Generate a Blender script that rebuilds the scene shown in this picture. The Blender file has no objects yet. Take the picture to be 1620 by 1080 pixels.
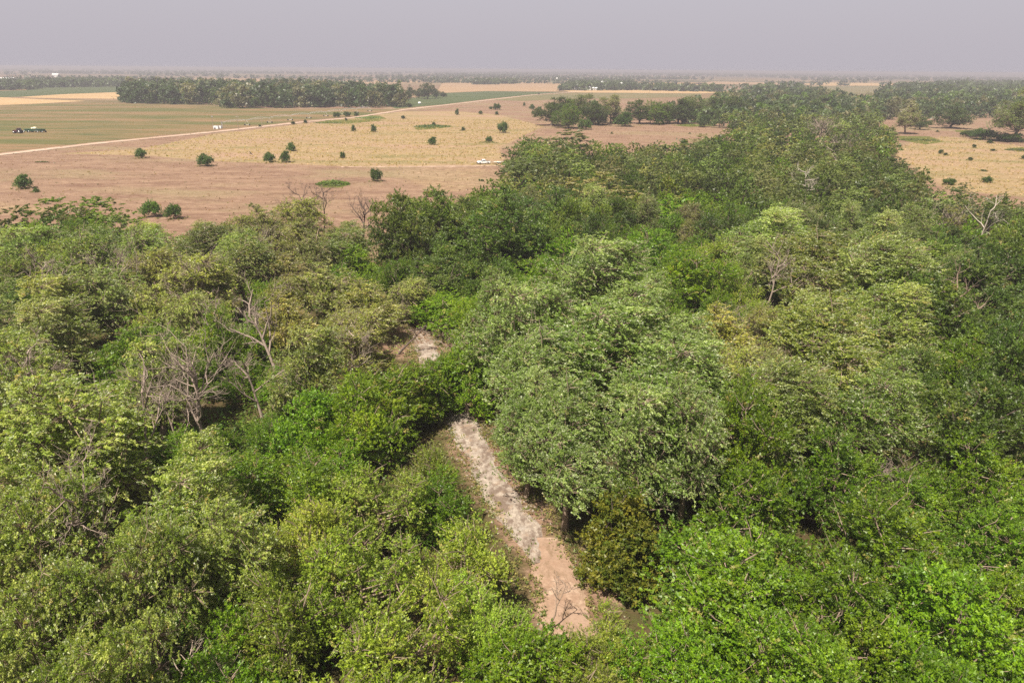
import bpy, math, random
import numpy as np

# ------------------------------------------------------------------ camera, sky, sun, exposure
S = bpy.context.scene
COL = S.collection
CAM_H, FPX, PITCH, ROLL = 40.0, 1100.0, math.radians(21.35), math.radians(0.40)
_r0, _u0 = np.array([1., 0, 0]), np.array([0, math.sin(PITCH), math.cos(PITCH)])
FWD = np.array([0, math.cos(PITCH), -math.sin(PITCH)])
RIGHT = _r0 * math.cos(ROLL) + _u0 * math.sin(ROLL)
UP = _u0 * math.cos(ROLL) - _r0 * math.sin(ROLL)
EYE = np.array([0, 0, CAM_H])

from mathutils import Matrix
cd = bpy.data.cameras.new('camera'); cam = bpy.data.objects.new('camera', cd); COL.objects.link(cam)
cd.sensor_width = 36; cd.lens = 36 * FPX / 1620; cd.clip_start = 0.5; cd.clip_end = 60000
M = Matrix.Identity(4)
for i in range(3):
    M[i][0], M[i][1], M[i][2], M[i][3] = RIGHT[i], UP[i], -FWD[i], EYE[i]
cam.matrix_world = M
S.camera = cam

SUN_EL, SUN_AZ = math.radians(61), math.radians(212)      # azimuth clockwise from +Y (the viewing direction)
w = bpy.data.worlds.new('World'); S.world = w; w.use_nodes = True
nt = w.node_tree; nt.nodes.clear()
sky = nt.nodes.new('ShaderNodeTexSky'); sky.sky_type = 'NISHITA'; sky.sun_disc = False
sky.sun_elevation = SUN_EL; sky.sun_rotation = SUN_AZ; sky.dust_density = 6; sky.air_density = 1; sky.ozone_density = 1
mixn = nt.nodes.new('ShaderNodeMix'); mixn.data_type = 'RGBA'; mixn.inputs[0].default_value = 0.88
mixn.inputs[7].default_value = (2.46, 2.30, 2.54, 1)      # even, smoky lavender air that hides the blue
bg = nt.nodes.new('ShaderNodeBackground'); bg.inputs[1].default_value = 0.1
wo = nt.nodes.new('ShaderNodeOutputWorld')
nt.links.new(sky.outputs[0], mixn.inputs[6]); nt.links.new(mixn.outputs[2], bg.inputs[0]); nt.links.new(bg.outputs[0], wo.inputs[0])

sl = bpy.data.lights.new('sun', 'SUN'); so = bpy.data.objects.new('sun', sl); COL.objects.link(so)
sl.energy = 5.0; sl.angle = math.radians(0.6); sl.color = (1, 0.92, 0.80)
sd = np.array([math.sin(SUN_AZ) * math.cos(SUN_EL), math.cos(SUN_AZ) * math.cos(SUN_EL), math.sin(SUN_EL)])
from mathutils import Vector
so.rotation_euler = Vector(sd).to_track_quat('Z', 'Y').to_euler()
so.location = (-60, -60, 120)

S.view_settings.view_transform = 'Standard'; S.view_settings.look = 'None'
S.view_settings.exposure = 1.2; S.view_settings.gamma = 1; S.view_settings.use_curve_mapping = False
S.render.engine = 'CYCLES'
cy = S.cycles
cy.max_bounces = 7; cy.diffuse_bounces = 4; cy.glossy_bounces = 1; cy.transmission_bounces = 5; cy.volume_bounces = 0
cy.transparent_max_bounces = 4; cy.caustics_reflective = False; cy.caustics_refractive = False
cy.use_denoising = False; cy.sample_clamp_indirect = 4
S.render.use_persistent_data = False

rng = np.random.default_rng(7)
random.seed(7)

# ------------------------------------------------------------------ measuring: photo pixel (1620 wide) -> point on a level plane
def at(px, py, z=0.0):
    d = FWD + (px - 810) / FPX * RIGHT + (540 - py) / FPX * UP
    t = (z - CAM_H) / d[2]
    return EYE + d * t
def proj(P):
    P = np.asarray(P, float) - EYE
    zf = P @ FWD
    return 810 + FPX * (P @ RIGHT) / zf, 540 - FPX * (P @ UP) / zf, zf
def inside(x, y, poly):
    x = np.asarray(x, float); y = np.asarray(y, float)
    r = np.zeros(x.shape, bool); n = len(poly)
    for i in range(n):
        x0, y0 = poly[i]; x1, y1 = poly[(i + 1) % n]
        if y0 == y1: continue
        c = ((y0 > y) != (y1 > y)) & (x < (x1 - x0) * (y - y0) / (y1 - y0) + x0)
        r ^= c
    return r
def gpoly(pts, z=0.0):
    return [tuple(at(a, b, z)[:2]) for a, b in pts]

# ------------------------------------------------------------------ mesh and object helpers
def make_mesh(name, V, F, mats, fcol=None, smooth=False, fmat=None):
    V = np.asarray(V, np.float32); F = np.asarray(F, np.int32)
    me = bpy.data.meshes.new(name)
    nf, k = F.shape
    me.vertices.add(len(V)); me.vertices.foreach_set('co', V.ravel())
    me.loops.add(nf * k); me.loops.foreach_set('vertex_index', F.ravel())
    me.polygons.add(nf)
    me.polygons.foreach_set('loop_start', np.arange(0, nf * k, k, dtype=np.int32))
    if smooth: me.polygons.foreach_set('use_smooth', np.ones(nf, bool))
    for m in (mats if isinstance(mats, (list, tuple)) else [mats]): me.materials.append(m)
    if fmat is not None: me.polygons.foreach_set('material_index', np.asarray(fmat, np.int32))
    if fcol is not None:
        a = me.attributes.new('leaf_col', 'FLOAT_COLOR', 'FACE')
        a.data.foreach_set('color', np.asarray(fcol, np.float32).ravel())
    me.update(calc_edges=True)
    return me
def link(name, data, parent=None, loc=None):
    o = bpy.data.objects.new(name, data); COL.objects.link(o)
    if parent is not None: o.parent = parent
    if loc is not None: o.location = loc
    return o
def tag(o, label=None, cat=None, group=None, kind=None):
    if label: o['label'] = label
    if cat: o['category'] = cat
    if group: o['group'] = group
    if kind: o['kind'] = kind
    return o
def thing(name, loc, label, cat, group=None, rz=0.0, s=1.0):
    o = link(name, None, loc=loc); o.rotation_euler = (0, 0, rz); o.scale = (s, s, s)
    o.empty_display_size = 0.5
    return tag(o, label, cat, group)
def tube(pts, rad, n=5):
    """open tapered tube along a polyline -> (V, F)"""
    pts = np.asarray(pts, float); rad = np.asarray(rad, float); k = len(pts)
    t = np.gradient(pts, axis=0); t /= np.linalg.norm(t, axis=1)[:, None] + 1e-9
    ref = np.where(np.abs(t[:, 2:3]) > 0.9, np.array([[1., 0, 0]]), np.array([[0, 0, 1.]]))
    a = np.cross(t, ref); a /= np.linalg.norm(a, axis=1)[:, None] + 1e-9
    b = np.cross(t, a)
    th = np.arange(n) * 2 * math.pi / n
    V = pts[:, None, :] + rad[:, None, None] * (np.cos(th)[None, :, None] * a[:, None, :] + np.sin(th)[None, :, None] * b[:, None, :])
    i = np.arange(k - 1)[:, None] * n; j = np.arange(n)[None, :]; j2 = (j + 1) % n
    F = np.stack([i + j, i + j2, i + n + j2, i + n + j], -1).reshape(-1, 4)
    return V.reshape(-1, 3), F
def join(parts):
    Vs, Fs, o = [], [], 0
    for V, F in parts:
        Vs.append(V); Fs.append(np.asarray(F) + o); o += len(V)
    return np.concatenate(Vs), np.concatenate(Fs)
def box(c, s, rz=0.0, taper=1.0):
    x, y, z = s[0] / 2, s[1] / 2, s[2] / 2
    V = np.array([[-x, -y, -z], [x, -y, -z], [x, y, -z], [-x, y, -z], [-x * taper, -y * taper, z], [x * taper, -y * taper, z], [x * taper, y * taper, z], [-x * taper, y * taper, z]])
    if rz:
        cR, sR = math.cos(rz), math.sin(rz)
        V = V @ np.array([[cR, sR, 0], [-sR, cR, 0], [0, 0, 1]])
    F = np.array([[0, 3, 2, 1], [4, 5, 6, 7], [0, 1, 5, 4], [1, 2, 6, 5], [2, 3, 7, 6], [3, 0, 4, 7]])
    return V + np.asarray(c), F
def cyl(c, r, h, axis='z', n=14):
    """closed cylinder made of quads (caps as thin cones)"""
    c = np.asarray(c, float); d = {'x': np.array([1., 0, 0]), 'y': np.array([0, 1., 0]), 'z': np.array([0, 0, 1.])}[axis]
    p = [c - d * h / 2, c - d * h / 2 * 0.999, c + d * h / 2 * 0.999, c + d * h / 2]
    return tube(p, [r * 0.02, r, r, r * 0.02], n)
def prism(outline, y0, y1):
    """outline in x,z (counter-clockwise), extruded from y0 to y1; returns verts + polygon list"""
    n = len(outline)
    V = [(x, y0, z) for x, z in outline] + [(x, y1, z) for x, z in outline]
    F = [[i, (i + 1) % n, n + (i + 1) % n, n + i] for i in range(n)] + [list(range(n))[::-1], list(range(n, 2 * n))]
    return V, F
def poly_mesh(name, V, F, m, smooth=False):
    me = bpy.data.meshes.new(name); me.from_pydata([tuple(v) for v in V], [], [list(map(int, f)) for f in F]); me.materials.append(m)
    me.update(); return me
def bevel(o, wd=0.03, seg=2):
    b = o.modifiers.new('bevel', 'BEVEL'); b.width = wd; b.segments = seg; b.limit_method = 'ANGLE'
    return o

# ------------------------------------------------------------------ materials
def mat(name):
    m = bpy.data.materials.new(name); m.use_nodes = True
    t = m.node_tree; t.nodes.clear()
    return m, t, t.nodes.new('ShaderNodeOutputMaterial')
def N(t, typ, **kw):
    n = t.nodes.new(typ)
    for k, v in kw.items(): setattr(n, k, v)
    return n
def noise(t, vec, scale, detail=3, rough=0.55, stretch=None, rot=0.0):
    mp = N(t, 'ShaderNodeMapping'); mp.inputs['Scale'].default_value = stretch or (1, 1, 1); mp.inputs['Rotation'].default_value = (0, 0, rot)
    t.links.new(vec, mp.inputs['Vector'])
    n = N(t, 'ShaderNodeTexNoise'); n.inputs['Scale'].default_value = scale; n.inputs['Detail'].default_value = detail; n.inputs['Roughness'].default_value = rough
    t.links.new(mp.outputs[0], n.inputs['Vector'])
    return n.outputs['Fac']
def ramp(t, fac, lo, hi):
    r = N(t, 'ShaderNodeMapRange'); r.inputs[1].default_value = lo; r.inputs[2].default_value = hi
    t.links.new(fac, r.inputs[0]); return r.outputs[0]
def mixc(t, fac, a, b, blend='MIX'):
    m = N(t, 'ShaderNodeMix', data_type='RGBA', blend_type=blend)
    for s, v in ((0, fac), (6, a), (7, b)):
        if hasattr(v, 'is_linked') or hasattr(v, 'links'): t.links.new(v, m.inputs[s])
        elif s == 0: m.inputs[0].default_value = v
        else: m.inputs[s].default_value = (*v, 1) if len(v) == 3 else v
    return m.outputs[2]
def mth(t, op, a, b=0.0):
    m = N(t, 'ShaderNodeMath', operation=op)
    for i, v in enumerate((a, b)):
        if hasattr(v, 'links'): t.links.new(v, m.inputs[i])
        else: m.inputs[i].default_value = v
    return m.outputs[0]
def attr(t, name):
    return N(t, 'ShaderNodeAttribute', attribute_name=name)
def principled(t, out, col, rough=0.8, spec=0.3, metal=0.0, normal=None):
    p = N(t, 'ShaderNodeBsdfPrincipled')
    if hasattr(col, 'links'): t.links.new(col, p.inputs['Base Color'])
    else: p.inputs['Base Color'].default_value = (*col, 1)
    p.inputs['Roughness'].default_value = rough; p.inputs['Specular IOR Level'].default_value = spec; p.inputs['Metallic'].default_value = metal
    if normal is not None: t.links.new(normal, p.inputs['Normal'])
    t.links.new(p.outputs[0], out.inputs[0]); return p
def bump(t, h, strength=0.5, dist=0.2):
    b = N(t, 'ShaderNodeBump'); b.inputs['Strength'].default_value = strength; b.inputs['Distance'].default_value = dist
    t.links.new(h, b.inputs['Height']); return b.outputs[0]
def simple(name, col, rough=0.7, spec=0.3, metal=0.0, var=0.15, scale=3.0):
    m, t, o = mat(name)
    g = N(t, 'ShaderNodeTexCoord').outputs['Object']
    n = noise(t, g, scale, 4)
    c = mixc(t, n, tuple(x * (1 - var) for x in col), tuple(min(1, x * (1 + var)) for x in col))
    principled(t, o, c, rough, spec, metal); return m

def leaf_material():
    m, t, o = mat('leaves')
    a = attr(t, 'leaf_col'); oi = N(t, 'ShaderNodeObjectInfo'); geo = N(t, 'ShaderNodeNewGeometry')
    c = mixc(t, 1.0, a.outputs['Color'], oi.outputs['Color'], 'MULTIPLY')
    under = mixc(t, 0.65, c, (0.42, 0.44, 0.30))                       # pale felted undersides
    f = mth(t, 'MULTIPLY', geo.outputs['Backfacing'], a.outputs['Alpha'])
    c2 = mixc(t, f, c, under)
    p = N(t, 'ShaderNodeBsdfPrincipled'); t.links.new(c2, p.inputs['Base Color'])
    p.inputs['Roughness'].default_value = 0.42; p.inputs['Specular IOR Level'].default_value = 0.32
    tr = N(t, 'ShaderNodeBsdfTranslucent')
    tc = mixc(t, 1.0, c, (1.45, 1.65, 0.50), 'MULTIPLY'); t.links.new(tc, tr.inputs['Color'])
    ms = N(t, 'ShaderNodeMixShader'); ms.inputs[0].default_value = 0.41
    t.links.new(p.outputs[0], ms.inputs[1]); t.links.new(tr.outputs[0], ms.inputs[2]); t.links.new(ms.outputs[0], o.inputs[0])
    return m
LEAF = leaf_material()
def bark_material(name, a, b):
    m, t, o = mat(name)
    g = N(t, 'ShaderNodeTexCoord').outputs['Object']
    n = noise(t, g, 2.2, 5, 0.65, (3, 3, 0.7)); n2 = noise(t, g, 0.5, 2)
    c = mixc(t, ramp(t, n, 0.3, 0.7), a, b); c = mixc(t, mth(t, 'MULTIPLY', n2, 0.5), c, tuple(x * 0.75 for x in a))
    principled(t, o, c, 0.9, 0.15, normal=bump(t, n, 0.6, 0.05)); return m
BARK = bark_material('bark', (0.17, 0.122, 0.09), (0.30, 0.23, 0.175))
DEAD = bark_material('dead_wood', (0.19, 0.145, 0.115), (0.33, 0.265, 0.22))
PALE = bark_material('bleached_wood', (0.27, 0.23, 0.19), (0.42, 0.37, 0.31))
DARKBARK = bark_material('dark_bark', (0.07, 0.05, 0.045), (0.15, 0.11, 0.09))

# ------------------------------------------------------------------ ground
FOREST_PX = [(-400, 340), (0, 330), (70, 322), (150, 316), (200, 338), (300, 352), (345, 338), (500, 335), (545, 352), (575, 378), (598, 378), (608, 322), (650, 303), (690, 322), (702, 303), (740, 290), (788, 268), (806, 245), (792, 226), (830, 210), (960, 219), (1000, 224), (1060, 217), (1135, 207), (1160, 199), (1172, 190), (1120, 179), (1080, 178), (960, 178), (868, 180), (858, 168), (880, 160), (960, 162), (1010, 166), (1060, 160), (1120, 152), (1180, 135), (1280, 137), (1370, 149), (1430, 132), (1520, 129), (1900, 130), (1900, 170), (1620, 171), (1480, 171), (1400, 174), (1392, 190), (1425, 205), (1420, 240), (1470, 264), (1500, 277), (1550, 292), (1640, 302), (2000, 325), (2000, 1700), (-400, 1700)]
CANOPY_Z = 9.0
def in_forest(P):
    Q = np.array(P, float).reshape(-1, 3).copy(); Q[:, 2] = CANOPY_Z
    x, y, z = proj(Q)
    return inside(x, y, FOREST_PX) & (z > 3)

TRAIL_L = [(640, 520), (655, 560), (690, 630), (705, 665), (735, 735), (765, 785), (800, 830), (832, 880), (850, 930), (858, 985), (850, 1080), (840, 1300)]
TRAIL_R = [(690, 520), (705, 560), (735, 630), (757, 665), (800, 735), (836, 785), (868, 830), (905, 880), (930, 930), (945, 985), (985, 1080), (1060, 1300)]
def smooth_poly(L, R, n=120, wob=0.25, seed=1):
    g = np.random.default_rng(seed)
    A = np.array([at(*p)[:2] for p in L]); B = np.array([at(*p)[:2] for p in R])
    M_ = (A + B) / 2; cum = np.r_[0, np.cumsum(np.linalg.norm(np.diff(M_, axis=0), axis=1))]; s = np.linspace(0, cum[-1], n)
    def ip(Q): return np.stack([np.interp(s, cum, Q[:, k]) for k in (0, 1)], 1)
    A, B = ip(A), ip(B)
    def ragged():
        w_ = g.normal(0, 1, n); k_ = np.ones(5) / 5
        return (np.convolve(w_, k_, 'same') * 2.2 + w_ * .35)[:, None] * wob
    side = (B - A) / (np.linalg.norm(B - A, axis=1)[:, None] + 1e-6)
    return A + side * ragged(), B + side * ragged()

def axis_lines(dense0, dense1, step, far0, far1):
    mid = np.arange(dense0, dense1 + 1e-6, step)
    up = [mid[-1]]; st = step
    while up[-1] < far1: st *= 1.16; up.append(up[-1] + st)
    dn = [mid[0]]; st = step
    while dn[-1] > far0: st *= 1.16; dn.append(dn[-1] - st)
    return np.concatenate([np.array(dn[1:])[::-1], mid, np.array(up[1:])])
def seg_dist(x, y, poly):
    d = np.full(x.shape, 1e9); n = len(poly)
    for i in range(n - 1):
        ax, ay = poly[i]; bx, by = poly[i + 1]
        vx, vy = bx - ax, by - ay; L = vx * vx + vy * vy + 1e-9
        t = np.clip(((x - ax) * vx + (y - ay) * vy) / L, 0, 1)
        d = np.minimum(d, np.hypot(x - ax - t * vx, y - ay - t * vy))
    return d
def soft(x, y, poly, wdt):
    ins = inside(x, y, poly); d = seg_dist(x, y, list(poly) + [poly[0]])
    return np.clip(0.5 + np.where(ins, d, -d) / (2 * wdt), 0, 1)

YELLOW_PX = [(90, 243), (220, 236), (340, 212), (480, 196), (560, 186), (640, 176), (720, 176), (790, 182), (860, 200), (830, 214), (790, 235), (800, 262), (700, 262), (640, 264), (540, 263), (440, 259), (330, 255), (230, 246)]
YELLOW3_PX = [(-100, 318), (0, 312), (80, 318), (180, 330), (100, 345), (-100, 345)]
YELLOW4_PX = [(600, 268), (700, 264), (800, 262), (800, 300), (700, 312), (640, 300), (600, 280)]
YELLOW2_PX = [(1450, 222), (1500, 216), (1620, 232), (1800, 240), (1800, 330), (1500, 300), (1440, 262), (1400, 245)]
GREENS_PX = [[(495, 195), (520, 190), (600, 189), (606, 191), (550, 196)], [(560, 186), (575, 182), (600, 183), (612, 188), (585, 190)],
             [(655, 203), (680, 197), (712, 198), (716, 201), (690, 204), (660, 206)], [(1060, 198), (1120, 197), (1135, 199), (1090, 201)],
             [(1420, 215), (1470, 216), (1495, 224), (1465, 229), (1425, 222)], [(1590, 235), (1640, 231), (1700, 235), (1700, 243), (1610, 240)], [(1510, 206), (1535, 206), (1530, 209), (1512, 209)],
             [(500, 290), (525, 284), (556, 291), (540, 297), (510, 297)], [(545, 412), (580, 408), (585, 420), (550, 424)]]
def ground():
    xs = axis_lines(-420, 420, 3.0, -15000, 15000); ys = axis_lines(5, 640, 3.0, -900, 15500)
    X, Y = np.meshgrid(xs, ys); nx, ny = len(xs), len(ys)
    V = np.stack([X, Y, np.zeros_like(X)], -1).reshape(-1, 3)
    x, y = V[:, 0], V[:, 1]
    i = np.arange(ny - 1)[:, None] * nx + np.arange(nx - 1)[None, :]
    F = np.stack([i, i + 1, i + 1 + nx, i + nx], -1).reshape(-1, 4)
    me = make_mesh('ground', V, F, ground_material(), smooth=True)
    yel = np.maximum(soft(x, y, gpoly(YELLOW_PX), 5), soft(x, y, gpoly(YELLOW2_PX), 8))
    yel = np.maximum(yel, .5 * np.maximum(soft(x, y, gpoly(YELLOW3_PX), 12), soft(x, y, gpoly(YELLOW4_PX), 12)))
    gr = np.zeros(len(x))
    for p in GREENS_PX: gr = np.maximum(gr, soft(x, y, gpoly(p), 1.5))
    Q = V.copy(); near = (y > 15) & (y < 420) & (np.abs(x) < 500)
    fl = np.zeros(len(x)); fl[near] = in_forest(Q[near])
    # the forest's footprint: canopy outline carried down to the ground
    L, R = smooth_poly(TRAIL_L, TRAIL_R, 40, 0)
    C = (L + R) / 2
    dt = np.clip(1.25 - seg_dist(x, y, [tuple(c) for c in C]) / 3.7, 0, 1)
    c4 = at(985, 905); c1 = at(655, 540); c2 = at(590, 430); c3 = at(650, 425)
    for c, r in ((c1, 9), (c2, 9), (c3, 6), (c4, 4.5)): dt = np.maximum(dt, np.clip(1.3 - np.hypot(x - c[0], y - c[1]) / r, 0, 1))
    far = np.clip((y - 1050) / 150, 0, 1)
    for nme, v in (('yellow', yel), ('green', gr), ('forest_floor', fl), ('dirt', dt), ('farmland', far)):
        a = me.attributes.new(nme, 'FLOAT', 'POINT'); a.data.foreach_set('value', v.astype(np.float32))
    return tag(link('ground', me), kind='structure')
def ground_material():
    m, t, o = mat('dry_ground')
    P = N(t, 'ShaderNodeNewGeometry').outputs['Position']
    n_big = noise(t, P, 0.018, 4, 0.6, (0.6, 1.3, 1)); n_mid = noise(t, P, 0.09, 4, 0.6, (0.55, 1.6, 1), 0.25)
    n_fine = noise(t, P, 0.45, 6, 0.78, (0.6, 1.3, 1), 0.35); n_tiny = noise(t, P, 2.3, 3, 0.7)
    pink = mixc(t, ramp(t, n_mid, 0.35, 0.65), (0.162, 0.096, 0.065), (0.247, 0.162, 0.107))
    pink = mixc(t, ramp(t, n_big, 0.50, 0.68), pink, (0.213, 0.165, 0.091))
    pink = mixc(t, mth(t, 'MULTIPLY', ramp(t, n_fine, 0.5, 0.72), 0.6), pink, (0.310, 0.224, 0.158))
    yel = mixc(t, ramp(t, n_mid, 0.35, 0.66), (0.277, 0.188, 0.112), (0.255, 0.188, 0.088))
    n_gr = noise(t, P, 0.035, 4, 0.62, (0.45, 2.0, 1), 0.15)
    yel = mixc(t, ramp(t, n_gr, 0.50, 0.64), yel, (0.180, 0.150, 0.062))
    yel = mixc(t, ramp(t, n_big, 0.50, 0.68), yel, (0.282, 0.183, 0.122))
    yel = mixc(t, mth(t, 'MULTIPLY', ramp(t, n_fine, 0.5, 0.7), 0.75), yel, (0.369, 0.283, 0.184))
    def edge(name, k=0.55):
        a = attr(t, name).outputs['Fac']
        e = mth(t, 'ADD', a, mth(t, 'MULTIPLY', mth(t, 'SUBTRACT', n_fine, 0.5), k))
        return ramp(t, e, 0.35, 0.65)
    c = mixc(t, edge('yellow', 0.9), pink, yel)
    c = mixc(t, edge('green', 0.9), c, mixc(t, n_fine, (0.062, 0.080, 0.018), (0.136, 0.129, 0.031)))
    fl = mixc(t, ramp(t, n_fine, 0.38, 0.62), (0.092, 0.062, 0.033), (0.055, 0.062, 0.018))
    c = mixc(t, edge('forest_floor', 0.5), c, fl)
    dirt = mixc(t, ramp(t, n_fine, 0.35, 0.65), (0.163, 0.099, 0.062), (0.227, 0.148, 0.104))
    dirt = mixc(t, ramp(t, noise(t, P, 0.22, 4, 0.65), 0.52, 0.66), dirt, (0.099, 0.084, 0.030))
    c = mixc(t, edge('dirt', 0.9), c, dirt)
    # the patchwork of farm fields that runs to the horizon
    mp = N(t, 'ShaderNodeMapping'); mp.inputs['Rotation'].default_value = (0, 0, 0.30); t.links.new(P, mp.inputs['Vector'])
    br = N(t, 'ShaderNodeTexBrick'); br.inputs['Scale'].default_value = 1.0; br.inputs['Brick Width'].default_value = 620; br.inputs['Row Height'].default_value = 360; br.inputs['Mortar Size'].default_value = 5
    br.inputs['Color1'].default_value = (0, 0, 0, 1); br.inputs['Color2'].default_value = (1, 1, 1, 1); br.inputs['Mortar'].default_value = (0.35, 0.35, 0.35, 1)
    t.links.new(mp.outputs[0], br.inputs['Vector'])
    cr = N(t, 'ShaderNodeValToRGB'); cr.color_ramp.interpolation = 'CONSTANT'
    for k, (p, q) in enumerate(((0, (0.180, 0.121, 0.064)), (0.3, (0.055, 0.064, 0.026)), (0.45, (0.215, 0.155, 0.086)), (0.62, (0.129, 0.107, 0.052)), (0.8, (0.197, 0.129, 0.082)))):
        e = cr.color_ramp.elements[k] if k < 2 else cr.color_ramp.elements.new(p)
        e.position = p; e.color = (*q, 1)
    t.links.new(br.outputs['Color'], cr.inputs[0])
    fc = mixc(t, mth(t, 'MULTIPLY', n_mid, 0.5), cr.outputs[0], (0.155, 0.112, 0.064))
    c = mixc(t, attr(t, 'farmland').outputs['Fac'], c, fc)
    v = mth(t, 'ADD', mth(t, 'MULTIPLY', n_fine, 0.75), mth(t, 'MULTIPLY', n_tiny, 0.55))
    vv = ramp(t, v, 0.30, 1.0); vv = mth(t, 'ADD', mth(t, 'MULTIPLY', vv, 0.80), 0.40)
    c = mixc(t, 1.0, c, vv, 'MULTIPLY')
    principled(t, o, c, 0.95, 0.05, normal=bump(t, mth(t, 'ADD', n_fine, n_tiny), 0.7, 0.35))
    return m
ground()

def field_material(name, a, b, c3, rot=0.0, row=0.25):
    m, t, o = mat(name)
    P = N(t, 'ShaderNodeNewGeometry').outputs['Position']
    n1 = noise(t, P, 0.012, 4, 0.6, (0.35, 2.2, 1), rot); n2 = noise(t, P, 0.07, 3, 0.6, (0.3, 2.0, 1), rot); n3 = noise(t, P, 0.6, 3, 0.65, (0.5, 1.6, 1), rot)
    c = mixc(t, ramp(t, n1, 0.42, 0.58), a, b); c = mixc(t, ramp(t, n2, 0.48, 0.7), c, c3)
    v = mth(t, 'ADD', mth(t, 'MULTIPLY', n3, 0.7), 0.65); c = mixc(t, 1.0, c, v, 'MULTIPLY')
    principled(t, o, c, 0.95, 0.05, normal=bump(t, n3, 0.5, 0.3)); return m
F_CROP = field_material('green_crop', (0.084, 0.081, 0.028), (0.162, 0.103, 0.055), (0.057, 0.067, 0.026), 0.06)
F_WHEAT = field_material('ripe_wheat', (0.297, 0.198, 0.099), (0.326, 0.227, 0.123), (0.267, 0.174, 0.084))
F_GREEN = field_material('dark_crop', (0.043, 0.059, 0.025), (0.054, 0.072, 0.029), (0.080, 0.082, 0.037))
F_STUB = field_material('stubble', (0.248, 0.164, 0.094), (0.217, 0.143, 0.084), (0.272, 0.188, 0.109))
F_OLIVE = field_material('olive_crop', (0.099, 0.094, 0.045), (0.139, 0.109, 0.054), (0.119, 0.104, 0.049))
F_ROAD = field_material('dirt_road', (0.307, 0.223, 0.168), (0.346, 0.258, 0.198), (0.277, 0.193, 0.139))
F_BROWN = field_material('weedy_margin', (0.099, 0.084, 0.039), (0.129, 0.094, 0.049), (0.080, 0.074, 0.035))

def sheet(name, px, z, m, dens=8, wob=0.0):
    P = gpoly(px, z); g = np.random.default_rng(len(px) * 7 + int(z * 1000)); out = []
    for i in range(len(P)):
        a, b = np.array(P[i]), np.array(P[(i + 1) % len(P)])
        for k in range(dens): out.append(a + (b - a) * k / dens + (g.normal(0, wob, 2) if k and wob else 0))
    V = [(p[0], p[1], z) for p in out]
    me = poly_mesh(name, V, [list(range(len(V)))], m)
    if me.polygons[0].normal.z < 0: me.flip_normals()
    return tag(link(name, me), kind='structure')
sheet('crop_field', [(-260, 266), (-260, 166), (0, 167), (50, 165.5), (138, 161), (260, 166), (345, 168), (450, 173), (560, 172), (640, 174), (604, 180), (560, 184), (480, 191), (345, 206), (150, 225), (0, 241.5)], 0.02, F_CROP, 8, 0.6)
sheet('weedy_margin', [(-260, 154), (0, 155.5), (40, 156), (120, 157.6), (195, 159.3), (330, 165), (345, 167.6), (255, 165.4), (138, 160.4), (50, 165), (0, 166.6), (-260, 166)], 0.05, F_BROWN)
sheet('wheat_field', [(-260, 166), (-260, 155), (0, 154), (60, 157), (137, 160), (50, 164.6), (0, 166.4)], 0.09, F_WHEAT, 6)
sheet('wheat_field', [(30, 153.8), (100, 149.2), (187, 146), (195, 156.6), (120, 156), (60, 155.2)], 0.09, F_WHEAT, 6)
sheet('green_crop_strip', [(-260, 150), (0, 144), (40, 143), (70, 138.6), (210, 137), (187, 145.8), (100, 149), (30, 153.4), (0, 154), (-260, 154)], 0.13, F_GREEN, 6)
sheet('dark_crop_field', [(626, 172), (600, 160), (640, 157), (668, 153), (690, 148), (770, 144.6), (892, 146), (842, 149.6), (770, 157), (700, 165.6), (660, 169)], 0.07, F_GREEN, 6)
sheet('olive_crop_field', [(775, 158.6), (845, 150.6), (905, 147), (1110, 148.4), (1110, 152), (1000, 156), (905, 156), (830, 160)], 0.07, F_OLIVE, 6)
sheet('wheat_field', [(890, 143), (935, 141.6), (1110, 143.6), (1180, 146), (1110, 148), (905, 146.4)], 0.11, F_WHEAT, 6)
sheet('stubble_field', [(690, 147.6), (700, 131), (800, 129.6), (880, 131), (905, 139), (890, 142), (880, 145), (770, 144.2)], 0.11, F_STUB, 6)
sheet('wheat_field', [(1005, 134.5), (1015, 131), (1110, 131.4), (1130, 134.5)], 0.4, F_WHEAT, 6)
sheet('stubble_field', [(1090, 133), (1130, 129), (1250, 131), (1240, 134.5)], 0.4, F_STUB, 6)
sheet('pale_field', [(1265, 133), (1300, 130.5), (1440, 132), (1430, 136), (1290, 136)], 0.4, F_WHEAT, 6)
sheet('olive_crop_field', [(1290, 136.3), (1430, 136.3), (1420, 148), (1330, 149)], 0.3, F_OLIVE, 6)
sheet('pasture_strip', [(180, 127), (320, 123.5), (700, 129), (690, 131), (600, 133), (430, 131)], 0.3, F_STUB, 6)
def road(name, pts, wid, z, m, wob=0.15, seed=3, dens=12):
    g = np.random.default_rng(seed); C = np.array([at(*p, z)[:2] for p in pts]); s = np.linspace(0, len(C) - 1, len(C) * dens)
    C = np.stack([np.interp(s, np.arange(len(C)), C[:, k]) for k in (0, 1)], 1)
    t = np.gradient(C, axis=0); t /= np.linalg.norm(t, axis=1)[:, None]; nn = np.stack([-t[:, 1], t[:, 0]], 1)
    wv = wid / 2 + g.normal(0, wob, len(C)); L = C + nn * wv[:, None]; R = C - nn * wv[:, None]
    V = np.concatenate([np.c_[L, np.full(len(C), z)], np.c_[R, np.full(len(C), z)]]); n = len(C); i = np.arange(n - 1)
    F = np.stack([i, i + n, i + n + 1, i + 1], 1)
    return tag(link(name, make_mesh(name, V, F, m)), kind='structure')
road('dirt_road', [(-200, 266), (0, 244.5), (150, 227), (345, 208), (480, 193), (560, 186), (640, 173.5), (700, 166.8), (780, 157.5), (845, 150), (900, 146.3), (930, 142.5)], 7.0, 0.16, F_ROAD, 0.4)
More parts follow.
